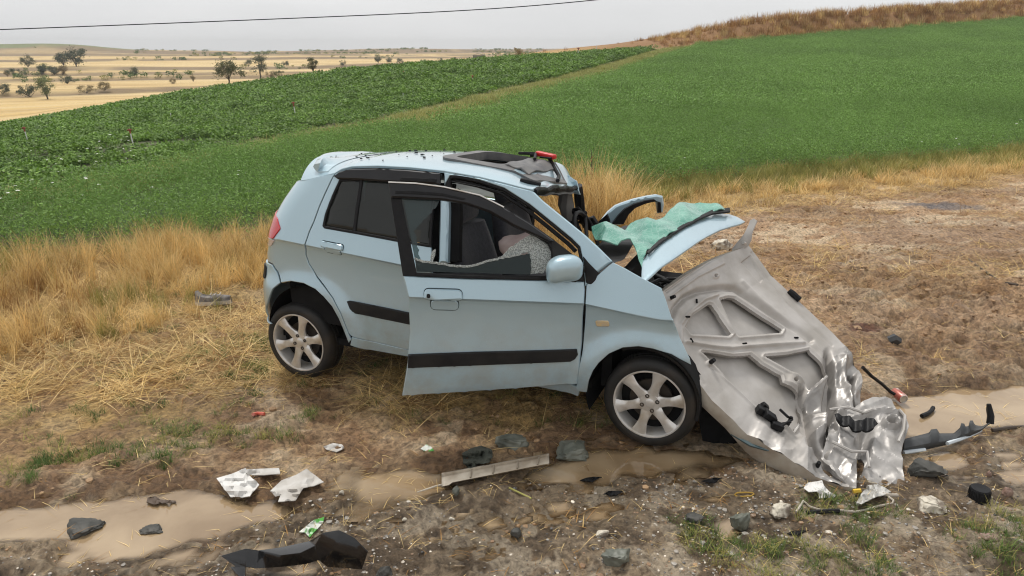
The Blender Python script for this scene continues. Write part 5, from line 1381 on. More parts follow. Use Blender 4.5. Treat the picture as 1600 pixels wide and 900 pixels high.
# ---- crushed front: things placed by sight line and distance across the car
class Idw:
    def __init__(s, pts):
        s.p = np.array(pts, float)
        s.c = s.p[:, :2].mean(0); s.k = np.ptp(s.p[:, :2], axis=0).max() / 2
        X = (s.p[:, :2] - s.c) / s.k; s.q = np.linalg.lstsq(s.b(X[:, 0], X[:, 1]), s.p[:, 2], rcond=None)[0]
    def b(s, x, y): return np.stack([np.ones_like(x), x, y, x * x, x * y, y * y], -1)
    def __call__(s, x, y): X = (np.array([x, y], float) - s.c) / s.k; return float(s.b(X[0], X[1]) @ s.q)
def sheet(name, outline, m, parent, w=None, depth=None, hfn=None, th=.006, step=5.0, holes=(), ang=30, lines=(), edge=.002, up=None):
    V2, F = cdt(outline, list(holes), step, lines)
    P = []
    for x, y in V2:
        if w is not None: q = on_w(x, y, w(x, y)); P.append(np.array(L(*q)))
        else: P.append(np.array(loc(at(x, y, depth(x, y)))))
    P = np.array(P)
    camL = np.array(loc(C0))
    if hfn is not None:
        vd = P - camL; vd /= np.linalg.norm(vd, axis=1)[:, None]
        nn = np.zeros_like(P)
        for f in F:
            n_ = np.cross(P[f[1]] - P[f[0]], P[f[2]] - P[f[0]])
            for i in f: nn[i] += n_
        nn /= np.linalg.norm(nn, axis=1)[:, None] + 1e-12
        if (nn * vd).sum() > 0: nn = -nn
        P = P + nn * np.array([hfn(x, y) for x, y in V2])[:, None]
    V3, F = solid(P, F, th, camL, edge)
    return mesh(name, V3, F, m, parent, ang)
def folds(x, y, seed, k, l0, l1):                        # crisp creases of buckled sheet metal
    rg = random.Random(seed); s = 0
    for _ in range(k):
        a = rg.uniform(0, math.pi); lam = rg.uniform(l0, l1); ph = rg.uniform(0, 1); xx = x + 10 * np.sin(y / 37. + a * 5); yy = y + 10 * np.sin(x / 33. + a * 3)
        s = s + np.abs(((xx * math.cos(a) + yy * math.sin(a)) / lam + ph) % 1.0 - .5) * lam / l1
    return s / k - .155
def nz3(x, y, s=0, o=4): return mnoise.fractal(Vector((x, y, s)), 1.0, 2.0, o)
# windscreen: crushed laminated sheet, and the pale blue scuttle panel it lies on
M_ws, t, p = nodes('crazed_green_windscreen')
tcn = N(t, 'ShaderNodeTexCoord'); vo = N(t, 'ShaderNodeTexVoronoi', Scale=30.0, feature='DISTANCE_TO_EDGE'); t.links.new(tcn.outputs['Object'], vo.inputs['Vector'])
nz = N(t, 'ShaderNodeTexNoise', Scale=9.0, Detail=6); t.links.new(tcn.outputs['Object'], nz.inputs['Vector'])
r = N(t, 'ShaderNodeValToRGB'); r.color_ramp.elements[0].position = .32; r.color_ramp.elements[0].color = (.065, .24, .185, 1); r.color_ramp.elements[1].position = .7; r.color_ramp.elements[1].color = (.20, .43, .345, 1)
t.links.new(nz.outputs['Fac'], r.inputs['Fac'])
mr = N(t, 'ShaderNodeMapRange'); mr.inputs['From Max'].default_value = .06; mr.inputs['To Min'].default_value = .32; mr.inputs['To Max'].default_value = 0; t.links.new(vo.outputs['Distance'], mr.inputs['Value'])
mc = N(t, 'ShaderNodeMixRGB'); mc.inputs['Color2'].default_value = (.5, .66, .6, 1); t.links.new(mr.outputs[0], mc.inputs['Fac']); t.links.new(r.outputs['Color'], mc.inputs['Color1']); t.links.new(mc.outputs['Color'], p.inputs['Base Color'])
p.inputs['Roughness'].default_value = .14; bpn = N(t, 'ShaderNodeBump', Strength=.5, Distance=.01); t.links.new(nz.outputs['Fac'], bpn.inputs['Height']); t.links.new(bpn.outputs['Normal'], p.inputs['Normal'])
WSW = Idw([(925, 352, .95), (925, 380, .75), (960, 352, .95), (955, 395, .55), (985, 358, .95), (995, 380, .6), (1003, 405, .28), (1003, 438, .12), (1045, 330, 1.25), (1090, 316, 1.42), (1141, 329, 1.45), (1168, 340, 1.42), (1105, 335, 1.2), (1066, 355, .9), (1030, 378, .55), (1030, 416, .25), (1066, 392, .55), (1107, 365, .95), (1146, 347, 1.3)])
def wsh(x, y): return .17 * float(folds(x, y, 14, 4, 18, 60)) + .035 * math.sin((x - 925) / 14.) * float(smooth(1010, 930, x)) + .018 * nz3(x / 40., y / 30., 2, 3) + .016 * math.sin((x * .5 + y) / 19.)
sheet('windscreen', jag([(924, 351), (950, 353), (965, 352), (975, 358), (985, 348), (995, 346), (1005, 348), (1025, 348), (1038, 338), (1048, 328), (1060, 319), (1080, 316), (1100, 318), (1125, 325), (1141, 329), (1120, 332), (1106.7, 335), (1090, 343), (1066.7, 356), (1045, 370), (1026.7, 381), (1012, 392), (1004, 402), (1002, 412), (1000, 408), (990, 385), (985, 375), (965, 384), (945, 388), (932, 378), (924, 360)], .8, 21, 6), M_ws, car, w=WSW, hfn=wsh, th=.008, step=3.5, ang=22)
sheet('scuttle_panel', [(1001, 438.7), (1001.5, 420), (1003, 402), (1012, 392), (1026.7, 380), (1045, 368.5), (1066.7, 354.7), (1090, 341), (1106.7, 333.3), (1122, 329), (1141, 328.8), (1156, 333), (1168, 339), (1160, 343), (1146.7, 347), (1126, 355), (1106.7, 365.5), (1088, 378), (1066.7, 392), (1050, 404), (1032, 416), (1016, 428)], M_paint, car, w=WSW, hfn=lambda x, y: -.02 + .014 * math.sin((x - 1000) / 38.) + .006 * nz3(x / 50., y / 50., 7, 2), th=.012, step=5, ang=50)
sheet('scuttle_seal', band([(1012, 397), (1030, 380), (1050, 366), (1070, 353.5), (1092, 342), (1112, 333), (1140, 329.5)], [3, 5, 4, 5, 4, 6, 6]), M_plas, car, w=WSW, hfn=lambda x, y: .012, th=.012, step=4)
# dark engine bay contents glimpsed below the windscreen
mb = MB(); mb.box(L(2.40, .38, .88), (.36, 1.1, .56)); mb.build('engine_bay', M_inner, car, 0)
rg = random.Random(9); mb = MB()
for k in range(14): mb.box(L(rg.uniform(2.22, 2.5), rg.uniform(.62, .74), rg.uniform(.35, 1.3)), (rg.uniform(.06, .16), rg.uniform(.06, .2), rg.uniform(.05, .12)), Matrix.Rotation(rg.uniform(0, 3), 3, 'Z') @ Matrix.Rotation(rg.uniform(-.5, .5), 3, 'X'), .015)
for k in range(9):
    a = Vector(L(rg.uniform(2.2, 2.3), rg.uniform(.70, .78), rg.uniform(.3, .9))); b = Vector(L(rg.uniform(2.4, 2.5), rg.uniform(.62, .72), rg.uniform(.5, 1.3))); mb.tube([a, a.lerp(b, .5) + Vector((0, 0, .07)), b], .012, 6)
tag(mb.build('engine_clutter', M_plas, car), None, None, None, 'stuff')
mb = MB(); rg = random.Random(3)
for k in range(10): mb.box(L(rg.uniform(2.55, 2.78), rg.uniform(.12, .34), rg.uniform(.3, 1.0)), (rg.uniform(.1, .25), rg.uniform(.1, .3), rg.uniform(.08, .25)), Matrix.Rotation(rg.uniform(0, 3), 3, 'Z') @ Matrix.Rotation(rg.uniform(-.6, .6), 3, 'Y'), .02)
tag(mb.build('underside_shade_blocks', M_inner, car), None, None, None, 'stuff')  # dark chassis blocks, put in to fill the black shadow beside the wheel
sheet('nose_shade_sheet', [(1052, 552), (1085, 572), (1130, 632), (1182, 686), (1214, 704), (1182, 706), (1132, 694), (1098, 690), (1090, 640), (1075, 598)], M_inner, car, w=lambda x, y: .13 + .0012 * (x - 1060), hfn=lambda x, y: .02 * nz3(x / 20., y / 20., 5), th=.006, step=6)  # dark sheet standing in for the shadow between tyre and bonnet
sheet('bumper_cover', [(1124, 648), (1136, 652), (1160, 674), (1190, 692), (1216, 704), (1200, 704), (1172, 696), (1142, 678)], mat('dark_teal_paint', (.05, .09, .10), rough=.3, coat=.6), car, depth=lambda x, y: 4.25 - (y - 650) * .003, th=.01, step=6)
# crushed left windscreen pillar and far front door frame
def tpx(pts, r, name, m, n=8, parent=car):
    mb = MB(); mb.tube([L(*on_w(x, y, w)) for x, y, w in pts], r, n); return mb.build(name, m, parent)
M_gtrim = mat('grey_pillar_trim', (.14, .13, .12), (.2, .19, .175), rough=.8)
tpx([(883, 300, 1.38), (884, 318, 1.4), (888, 335, 1.42), (895, 352, 1.45), (901, 372, 1.5)], [.05, .06, .055, .05, .04], 'far_pillar_trim', M_gtrim)
tpx([(903, 290, 1.42), (905, 312, 1.46), (908, 335, 1.5), (915, 352, 1.52), (930, 358, 1.5)], [.035, .04, .035, .03, .03], 'far_windscreen_pillar', M_blk)
sheet('torn_roof_corner', [(872, 268), (885, 272), (901, 283), (906, 305), (897, 303), (893, 292), (880, 283)], M_paint, car, w=lambda x, y: 1.36, hfn=lambda x, y: .02 * nz3(x / 9., y / 9., 3), th=.01, step=4, ang=20)
rg = random.Random(12); mb = MB()
for k in range(10):
    x, y = rg.uniform(898, 925), rg.uniform(318, 362); mb.box(L(*on_w(x, y, rg.uniform(1.35, 1.5))), (rg.uniform(.05, .14), rg.uniform(.02, .05), rg.uniform(.03, .1)), Matrix.Rotation(rg.uniform(0, 3), 3, 'X') @ Matrix.Rotation(rg.uniform(-1, 1), 3, 'Y'), .008)
tag(mb.build('torn_trim', M_blk, car), None, None, None, 'stuff')
fd = sheet('far_door_frame', [(936, 350), (950, 332), (962, 322), (972, 318), (990, 312), (1012, 307), (1026, 305), (1036, 307), (1038, 320), (1036, 332), (1028, 334), (1026, 318), (1020, 313), (1006, 315), (992, 322), (982, 332), (972, 346), (970, 352), (952, 352)], M_paint, car, w=lambda x, y: 1.75 + (x - 936) * .002, th=.05, step=4, edge=.012, ang=40)
sheet('frame_seal', [(956, 350), (966, 336), (976, 326), (990, 318.5), (1008, 313), (1022, 311), (1028, 316), (1027, 332), (1033, 332), (1032, 316), (1024, 314.5), (1008, 318), (992, 325), (982, 335), (974, 350)], M_blk, fd, w=lambda x, y: 1.73 + (x - 936) * .002, hfn=lambda x, y: .012, th=.03, step=4)
sheet('mirror_base', [(928, 352), (948, 335), (952, 345), (952, 353), (930, 354)], M_blk, fd, w=lambda x, y: 1.68, th=.03, step=4)

# ---- bonnet: torn over, its ribbed underside to the camera
LE = np.array([(1028, 461, 4.34), (1036, 490, 4.31), (1052, 530, 4.27), (1078, 580, 4.22), (1112, 625, 4.18), (1155, 665, 4.14), (1200, 698, 4.09), (1262, 733, 4.01), (1336, 766, 3.925)])
RE = np.array([(1170, 384, 5.15), (1181, 398, 5.15), (1204, 430, 5.10), (1240, 463, 5.02), (1272, 493, 4.95), (1303, 522, 4.88), (1330, 550, 4.80), (1347, 572, 4.72), (1351, 612, 4.55)])
TOPB = [(0, 0), (.25, -7), (.5, -10), (.75, -12), (1, 0)]
def curve(Pn, b):
    tt_ = np.linspace(0, 1, len(Pn)); return np.array([np.interp(b, tt_, Pn[:, k]) for k in range(3)])
REC = [[(1071.7, 511.7), (1081.7, 493), (1106.7, 475.5), (1112, 477), (1141.7, 522), (1138, 525), (1080, 521.7)],
       [(1125, 468.5), (1136, 465.5), (1147, 466.7), (1186.7, 493), (1221.7, 515), (1219, 520), (1155, 525), (1148, 519)],
       [(1097, 550), (1120, 553), (1143, 557), (1172, 555), (1190, 570), (1220, 587), (1223, 598), (1240, 606), (1255, 615), (1256, 650), (1243, 667), (1215, 658), (1180, 631), (1140, 594)],
       [(1195, 557), (1230, 554), (1263, 547), (1287, 570), (1290, 587), (1267, 607), (1260, 593), (1240, 582), (1213, 567)]]
REC2 = [[(1158, 410), (1173, 398.5), (1192, 437), (1188, 442)]]
GRV = [([(1050, 517), (1049, 498), (1058, 478), (1071, 465), (1092, 455), (1130, 449.5), (1148, 451), (1170, 464), (1203, 487), (1233, 507), (1250, 518), (1267, 532)], 4.2, -.036),
       ([(1064, 534), (1063, 508), (1074, 490), (1100, 468), (1120, 461)], 3.0, .014),
       ([(1072, 534), (1110, 541), (1143, 544), (1170, 541), (1215, 538), (1255, 536)], 3.2, .018),
       ([(1110, 572), (1150, 603), (1180, 634), (1200, 652)], 2.0, -.008), ([(1035, 462), (1048, 498), (1068, 545), (1100, 600)], 2.0, -.006),
       ([(1042, 456), (1080, 428), (1110, 408), (1145, 389)], 2.2, -.012), ([(1050, 461), (1090, 432), (1130, 412)], 2.0, .008),
       ([(1175, 395), (1198, 432), (1230, 470), (1265, 507), (1300, 540)], 2.0, -.008), ([(1160, 440), (1190, 470), (1225, 497), (1262, 528), (1290, 560)], 3, .012)]
def seg_d(px, py, pl): return polydist(px, py, pl, False)
NU, NV = 250, 300
bb = np.linspace(0, 1, NV + 1); aa = np.linspace(0, 1, NU + 1)
Lc = np.array([curve(LE, b) for b in bb]); Rc = np.array([curve(RE, b) for b in bb])
PX = Lc[:, None, 0] * (1 - aa) + Rc[:, None, 0] * aa; PY = Lc[:, None, 1] * (1 - aa) + Rc[:, None, 1] * aa
DP = 1 / ((1 - aa)[None] / Lc[:, None, 2] + aa[None] / Rc[:, None, 2])
PY = PY - 9 * np.sin(aa * math.pi)[None] * (1 - bb[:, None]) ** 6
SB = PX.ravel(), PY.ravel()
hh = np.zeros(len(SB[0]), float)
for q in REC:
    d = sdf(SB[0], SB[1], q); hh += .010 * np.exp(-((d - 3.5) / 2.0) ** 2)
for q in REC2:
    d = sdf(SB[0], SB[1], q); hh += -.010 * smooth(1, -1.5, d)
for pl, wd, dp in GRV: hh += dp * np.exp(-(seg_d(SB[0], SB[1], pl) / wd) ** 2)
for cx_, cy_, r_, dp in ((1117.7, 431, 5.5, .012), (1243, 593, 13, .014), (1243, 594, 3, -.03), (1117.7, 431, 2.4, -.03), (1046, 466, 4, .01), (1107, 568, 4.5, .01)):
    hh += dp * np.exp(-(np.hypot(SB[0] - cx_, (SB[1] - cy_) * 1.15) / r_) ** 4)
cr_ = smooth(0.0, 55, (SB[0] - 1225) * .62 + (SB[1] - 590) * .75 - 0) * 1.0      # crumpled nose, lower right
cn = np.array([1 - abs(2 * abs(nz3(x / 62., y / 50., 31, 2))) for x, y in zip(*SB)]); cn2 = np.array([nz3(x / 13., y / 13., 33, 4) for x, y in zip(*SB)])
hh += cr_ * ((cn - .55) * .03 + folds(SB[0], SB[1], 4, 5, 34, 120) * .42 + cn2 * .003)
hh += (1 - cr_) * cn2 * .001
for pl, wd, dp in (([(1290, 545), (1300, 590), (1296, 640), (1300, 690)], 5, -.13), ([(1256, 650), (1275, 690), (1300, 730), (1325, 755)], 4, -.07), ([(1254, 606), (1263, 645), (1268, 690)], 4, -.08), ([(1334, 585), (1330, 615), (1342, 650)], 4, -.09), ([(1318, 560), (1322, 600), (1335, 640)], 5, .04), ([(1262, 640), (1290, 650), (1330, 690)], 5, .03)):
    hh += dp * np.exp(-(seg_d(SB[0], SB[1], pl) / wd) ** 2) * smooth(0, .3, cr_)
DD = DP.ravel(); B3 = np.stack([C0 + ray(x, y) * d for x, y, d in zip(SB[0], SB[1], DD)])
G3 = B3.reshape(NV + 1, NU + 1, 3)
du_ = np.gradient(G3, axis=1); dv_ = np.gradient(G3, axis=0); NNr = np.cross(du_, dv_); NNr /= np.linalg.norm(NNr, axis=2)[:, :, None] + 1e-12
if np.sum(NNr * (G3 - C0)) > 0: NNr = -NNr
H3 = G3 + NNr * hh.reshape(NV + 1, NU + 1)[:, :, None]
H3[:, :, 2] = np.maximum(H3[:, :, 2], -.01)
Vb = [loc(q) for q in H3.reshape(-1, 3)]
cxm = (PX[:-1, :-1] + PX[1:, 1:]) / 2; cym = (PY[:-1, :-1] + PY[1:, 1:]) / 2
HOLE = np.zeros(cxm.shape, bool)                        # the stamped frame is cut right through, the outer skin shows behind
for q in REC: HOLE |= sdf(cxm, cym, q) < 0
Fb = [(j * (NU + 1) + i, j * (NU + 1) + i + 1, (j + 1) * (NU + 1) + i + 1, (j + 1) * (NU + 1) + i) for j in range(NV) for i in range(NU) if not HOLE[j, i]]
Fj = [(j, i) for j in range(NV) for i in range(NU) if not HOLE[j, i]]
NRf = NNr.reshape(-1, 3); H3f = H3.reshape(-1, 3); wl = {}
def wv(k):
    if k not in wl: wl[k] = len(Vb); Vb.append(loc(H3f[k] - NRf[k] * .024))
    return wl[k]
nwall = 0
for j in range(1, NV - 1):
    for i in range(1, NU - 1):
        if HOLE[j, i]: continue
        k0 = j * (NU + 1) + i
        for (dj, di, a, b) in ((-1, 0, k0, k0 + 1), (1, 0, k0 + NU + 2, k0 + NU + 1), (0, -1, k0 + NU + 1, k0), (0, 1, k0 + 1, k0 + NU + 2)):
            if HOLE[j + dj, i + di]: Fb.append((a, wv(a), wv(b), b)); nwall += 1
M_bare = mat('stretched_bare_metal', (0.27, 0.255, 0.24), (0.42, 0.40, 0.38), scale=7, rough=0.42, metal=.55, bump=.25, bscale=16, rvar=.1, dist=.006)
crg = cr_.reshape(NV + 1, NU + 1) + .25 * cn2.reshape(NV + 1, NU + 1)
bon = mesh('bonnet', Vb, Fb, [M_steel, M_bare], car, 26, [1 if crg[j, i] > .5 and PX[j, i] > 1262 else 0 for j, i in Fj] + [0] * nwall)
bon['label'] = 'crumpled bonnet torn over with its ribbed silver underside showing'
O3 = []; st = 6
js = list(range(0, NV + 1, 10)); is_ = list(range(0, NU + 1, 10))
for j in js:
    for i in is_:
        k = -.062 - .02 * math.sin(math.pi * aa[i]) * (0 < i) - .05 * cr_.reshape(NV + 1, NU + 1)[j, i]; q = G3[j, i] + NNr[j, i] * k
        ex = (i == 0) * .03 - (i == is_[-1]) * .0
        dd_ = du_[j, i] / (np.linalg.norm(du_[j, i]) + 1e-9); O3.append(q - dd_ * ex)
Is = []
for j in js:
    for i in is_: Is.append(loc(G3[j, i] - NNr[j, i] * (.042 + .012 * math.sin(math.pi * aa[i]) * math.sin(math.pi * bb[j]) + .04 * cr_.reshape(NV + 1, NU + 1)[j, i])))
# outer skin and the folded hem that joins it to the underside
rim_i = [0 * (NU + 1) + i for i in range(0, NU + 1)]
V_ = [loc(q) for q in O3]; ni = len(is_); F_ = [(j * ni + i, j * ni + i + 1, (j + 1) * ni + i + 1, (j + 1) * ni + i) for j in range(len(js) - 1) for i in range(ni - 1)]
mesh('outer_skin', V_, F_, M_paint, bon, 50); mesh('skin_inside', Is, F_, M_steel, bon, 50)
mb = MB()
for side, ii_ in ((0, 0), (1, NU)):
    rows = []
    for jn, j in enumerate(js): rows.append([loc(H3[j, ii_]), loc((H3[j, ii_] + O3[jn * ni + (0 if side == 0 else ni - 1)]) / 2 - (du_[j, ii_] / np.linalg.norm(du_[j, ii_]) * (.016 if side == 0 else -.012))), loc(O3[jn * ni + (0 if side == 0 else ni - 1)])])
    mb.grid(rows)
rows = [[loc(H3[0, i]), loc(H3[0, i] * .5 + O3[n_] * .5 - dv_[0, i] / np.linalg.norm(dv_[0, i]) * .010), loc(O3[n_])] for n_, i in enumerate(is_)]; mb.grid(rows)
M_hem = mat('dirty_hem', (.42, .38, .32), (.25, .2, .15), scale=8, rough=.5, metal=.3)
mb.build('hem', M_hem, bon, 50)
def on_bon(px, py, h=0.0):
    k = np.argmin((PX - px) ** 2 + (PY - py) ** 2); q = H3.reshape(-1, 3)[k] + NNr.reshape(-1, 3)[k] * h; return np.array(loc(q))
def dl(P): return np.array(loc(P))
def buf(px, py, r, h):
    a = on_bon(px, py, -.004); b = on_bon(px, py, h); mb = MB(); mb.tube([tuple(a), tuple(b)], [r, r * .85], 10); mb.build('rubber_buffer', M_blk, bon)
for q in ((1046.5, 466, .012, .03), (1107.5, 567.5, .014, .03), (1280, 722.5, .013, .03)): buf(*q)
mb = MB(); a, b = on_bon(1231, 456, .012), on_bon(1249, 470, .012); mb.tube([tuple(a), tuple((a * .7 + b * .3)), tuple(b)], [.018, .024, .022], 8); mb.build('edge_rubber', M_blk, bon)
# hinge arm at the upper corner
sheet('hinge_arm', [(1143, 389), (1152, 378), (1162, 366), (1170, 350), (1172, 344), (1178, 341), (1183, 345), (1180, 352), (1176, 362), (1174, 376), (1170, 384), (1160, 392), (1152, 402), (1145, 398)], M_steel, bon, depth=lambda x, y: 5.12 - (x - 1143) * .001, hfn=lambda x, y: .012 * math.sin((x + y) / 9.), th=.012, step=3)
for q in ((1164, 380), (1149, 397)):
    a = np.array(loc(at(q[0], q[1], 5.08))); mb = MB(); mb.tube([tuple(a), tuple(a + np.array([-.01, -.03, .01]))], .012, 6); mb.build('hinge_bolt', M_alloy, bon)
for sx, sy, ax in ((1079, 533, 0), (1163, 537.5, 1), (1244, 528, 1), (1088, 471, 0), (1072, 496, 1)):
    a = on_bon(sx - 3 * ax, sy + 3 * (1 - ax), .003); b = on_bon(sx + 3 * ax, sy - 3 * (1 - ax), .003); mb = MB(); mb.tube([tuple(a), tuple(b)], .006, 6); mb.build('slot', M_inner, bon)
# latch
mb = MB(); rg = random.Random(5)
c0 = on_bon(1196, 652, .02)
for (x, y, sx, sy, sz, a) in ((1188, 645, .07, .05, .045, .5), (1199, 655, .08, .05, .04, .7), (1212, 668, .07, .05, .04, .4), (1192, 638, .05, .03, .03, .9), (1222, 664, .09, .012, .012, -.5), (1232, 660, .02, .02, .06, .3)):
    q = on_bon(x, y, .022); mb.box(q, (sx, sy, sz), Matrix.Rotation(a, 3, 'Y') @ Matrix.Rotation(a * .6, 3, 'Z'), .006)
mb.tube([tuple(on_bon(1213, 645, .03)), tuple(on_bon(1224, 658, .05)), tuple(on_bon(1234, 662, .05)), tuple(on_bon(1214, 672, .03))], .008, 6)
mb.build('latch', M_blk, bon)
M_nose = mat('scraped_nose_metal', (0.30, 0.285, 0.27), (0.46, 0.44, 0.42), scale=9, rough=0.48, metal=.3, bump=.2, bscale=16, rvar=.1, dist=.005)
# crumpled front panel lying at the nose
FP = [(1296, 668), (1306, 650), (1328, 640), (1345, 630), (1362, 622), (1380, 619), (1393, 623), (1400, 632), (1405, 645), (1417, 656), (1419, 668), (1413, 690), (1409, 715), (1410, 735), (1413, 752), (1402, 756), (1390, 762), (1372, 757), (1358, 768), (1338, 766), (1318, 752), (1298, 735), (1285, 712)]
def fph(x, y):
    return .05 * (.5 - abs(nz3(x / 60., y / 48., 51, 2))) + .28 * float(folds(x, y, 9, 5, 22, 75)) + .003 * nz3(x / 14., y / 14., 53, 3) - .05 * math.exp(-((x - (1352 - (y - 690) * .2)) / 9.) ** 2) * float(smooth(640, 680, y)) + .035 * math.exp(-((math.hypot(x - 1392, (y - 662) * 1.4) - 11) / 4.) ** 2) - .06 * math.exp(-(math.hypot(x - 1392, (y - 662) * 1.5) / 6.) ** 2) - .03 * math.exp(-(math.hypot(x - 1330, y - 715) / 24.) ** 2) + .03 * math.exp(-((y - 640 - abs(x - 1380) * .3) / 4.) ** 2)
fp = sheet('front_panel', FP, M_nose, car, depth=lambda x, y: float(np.interp(y, [618, 660, 700, 768], [4.48, 4.32, 4.16, 3.955])), hfn=fph, th=.008, step=2.2, ang=18, holes=[[(1308, 712), (1322, 703), (1338, 700), (1350, 706), (1353, 722), (1349, 736), (1337, 742), (1324, 737)]])
fp['label'] = 'crumpled silver front panel torn from the nose'
sheet('grille_strip', [(1301, 653), (1312, 652), (1345, 664), (1352, 655), (1360, 660), (1371, 665), (1362, 676), (1350, 678), (1340, 680), (1318, 670), (1304, 662)], M_blk, fp, depth=lambda x, y: float(np.interp(y, [650, 680], [4.28, 4.17])), hfn=lambda x, y: .03 + .012 * math.sin(x / 3.), th=.012, step=3)
mb = MB(); mb.tube([tuple(loc(at(x, y, d))) for x, y, d in ((1348, 574, 4.72), (1362, 588, 4.8), (1378, 600, 4.86), (1391, 612, 4.9), (1398, 616, 4.9))], .011, 6); mb.build('stay_rod', M_blk, car)
mb = MB()
for pl in ([(1296, 640), (1325, 636), (1350, 645), (1362, 640)], [(1300, 690), (1330, 705), (1355, 706), (1358, 730)], [(1404, 690), (1412, 672), (1414, 650), (1405, 640)]): mb.tube([tuple(loc(at(x, y, float(np.interp(y, [618, 660, 700, 768], [4.44, 4.28, 4.12, 3.9]))))) for x, y in pl], .009, 6)
mb.build('bent_strip', M_steel, fp)
# ------------------------------------------------------------------ debris round the wreck
def gz_at(x, y): return float(full_z(np.array([x]), np.array([y]))[0])
def lay(name, outline, m, label, cat, h=0.02, hfn=None, th=.004, step=4.0, ang=30, group=None, tilt=None):
    """a sheet lying on the ground: outline in photo points, each put on the ground, lifted by h and hfn"""
    V2, F = cdt(outline, [], step); P = []
    for x, y in V2:
        g = flat(x, y, 0.0); z = max(gz_at(g[0], g[1]), -.02) + h + (hfn(x, y) if hfn else 0)
        q = flat(x, y, z) if True else g; P.append(q)
    P = np.array(P); c = P.mean(0); c[2] = P[:, 2].min()
    V3, F = solid(P - c, F, th, C0 - c, .001)
    o = mesh(name, V3, F, m, None, ang); o.location = c
    return tag(o, label, cat, group)
def flap(name, pts, m, label, cat, th=.004, step=4, hfn=None, ang=30):
    """a bent sheet: outline points (px, py, height above ground at that point)"""
    hI = Idw([(p[0], p[1], p[2]) for p in pts]); return lay(name, [(p[0], p[1]) for p in pts], m, label, cat, 0.004, lambda x, y: hI(x, y) + (hfn(x, y) if hfn else 0), th, step, ang)
M_paper = mat('wet_paper', (.74, .73, .71), (.62, .60, .57), scale=9, rough=.8, bump=.3, bscale=25)
M_paper2 = mat('grey_wet_paper', (.58, .56, .53), (.42, .39, .35), scale=7, rough=.75, bump=.4, bscale=20)
crn = lambda s, a=.012, f=14.: (lambda x, y: a * nz3(x / f, y / f, s, 3))
lay('paper_sheet', [(338, 747), (362, 740), (384, 731), (388, 741), (395, 748), (405, 757), (390, 775), (378, 777), (360, 776), (350, 764)], M_paper, 'white crumpled wet paper by the long puddle, left of two', 'paper', .034, crn(1, .02))
lay('paper_strip', [(385, 733), (410, 732), (436, 731), (438, 740), (412, 742), (386, 742)], M_paper2, 'narrow pale paper strip lying just above the left white paper', 'paper', .03, crn(2))
lay('paper_sheet', [(422, 767), (440, 750), (462, 742), (479, 732), (492, 742), (506, 753), (490, 759), (474, 762), (462, 782), (434, 784), (438, 774), (430, 776)], M_paper2, 'greyish folded wet paper right of the white paper by the puddle', 'paper', .04, crn(3, .03, 22.))
M_wrap = mat('green_white_wrapper', (.66, .68, .62), (.10, .36, .07), scale=14, rough=.3, lo=.5, hi=.56, detail=2)
lay('wrapper', [(467, 831), (478, 822), (492, 812), (507, 807), (505, 816), (498, 824), (490, 832), (484, 839), (476, 832)], M_wrap, 'green and white snack wrapper beside the black plastic piece', 'wrapper', .012, crn(4, .012))
lay('wrapper', [(657, 701), (666, 694), (674, 698), (678, 704), (665, 706)], M_wrap, 'tiny green white wrapper scrap on the mud left of the dark rag', 'wrapper', .008, crn(5, .008))
M_glossblk = mat('gloss_black_plastic', (.006, .006, .007), (.010, .010, .011), rough=.10, coat=.3, spec=.5, bump=.15, bscale=12)
fv = [(346, 868, .05), (384, 857, .10), (384, 886, .02), (369, 885, .02), (404, 860, .05), (400, 888, .01), (440, 857, .075), (440, 885, .012), (484, 847, .10), (478, 880, .03), (506, 832, .19), (499, 874, .06), (530, 828, .22), (521, 857, .14), (554, 840, .19), (575, 861, .13), (562, 872, .10), (566, 888, .02), (512, 884, .02), (440, 868, .085), (470, 864, .10), (494, 852, .12), (360, 886, .0), (384, 912, .0)]
fc = flat(460, 880); fq = [tuple(flat(x, y, h + .004) - fc) for x, y, h in fv]
ff = [(0, 1, 2, 3), (1, 4, 5, 2), (4, 6, 19), (4, 19, 7, 5), (6, 8, 20, 19), (19, 20, 9, 7), (8, 21, 20), (20, 21, 11, 9), (8, 10, 21), (21, 10, 13, 11), (10, 12, 13), (12, 14, 13), (14, 15, 16, 13), (13, 16, 17, 18), (16, 15, 17), (11, 13, 18), (3, 2, 23, 22)]
bp_o = mesh('plastic_fairing', fq, ff, M_glossblk, None, 14); bp_o.location = fc
bm_ = bp_o.modifiers.new('t', 'SOLIDIFY'); bm_.thickness = .007; bv_ = bp_o.modifiers.new('b', 'BEVEL'); bv_.width = .006; bv_.segments = 3; bv_.limit_method = 'ANGLE'; bv_.angle_limit = math.radians(12)
tag(bp_o, 'torn glossy black plastic fairing lying on the wet ground at the bottom left', 'car part')
# pale trim strip
M_trim = mat('pale_trim', (.55, .49, .40), (.35, .29, .22), scale=9, rough=.5, bump=.3, bscale=12)
ts = empty('trim_strip', flat(770, 735)); tag(ts, 'long pale broken trim strip lying between puddle and front wheel', 'car part')
def local(P, o): return tuple(np.array(P) - np.array(o.location))
rows = []
for k in range(31):
    t = k / 30; x = 690 + 168 * t; yt = 740 - 31 * t; yb = 757 - 33 * t + (3 if t < .08 else 0)
    hgt = .012 + .035 * t
    row = []
    for j, (yy, hh_) in enumerate(((yb + 2, hgt), (yb, hgt + .02), (yb * .6 + yt * .4, hgt + .012 + .006 * math.sin(k * 1.3)), (yb * .25 + yt * .75, hgt + .012), (yt, hgt + .03), (yt - 1.0, hgt + .02))): row.append(local(flat(x, yy, hh_), ts))
    rows.append(row)
mb = MB(); mb.grid(rows); o = mb.build('channel', M_trim, ts, 40); o.modifiers.new('t', 'SOLIDIFY').thickness = .006
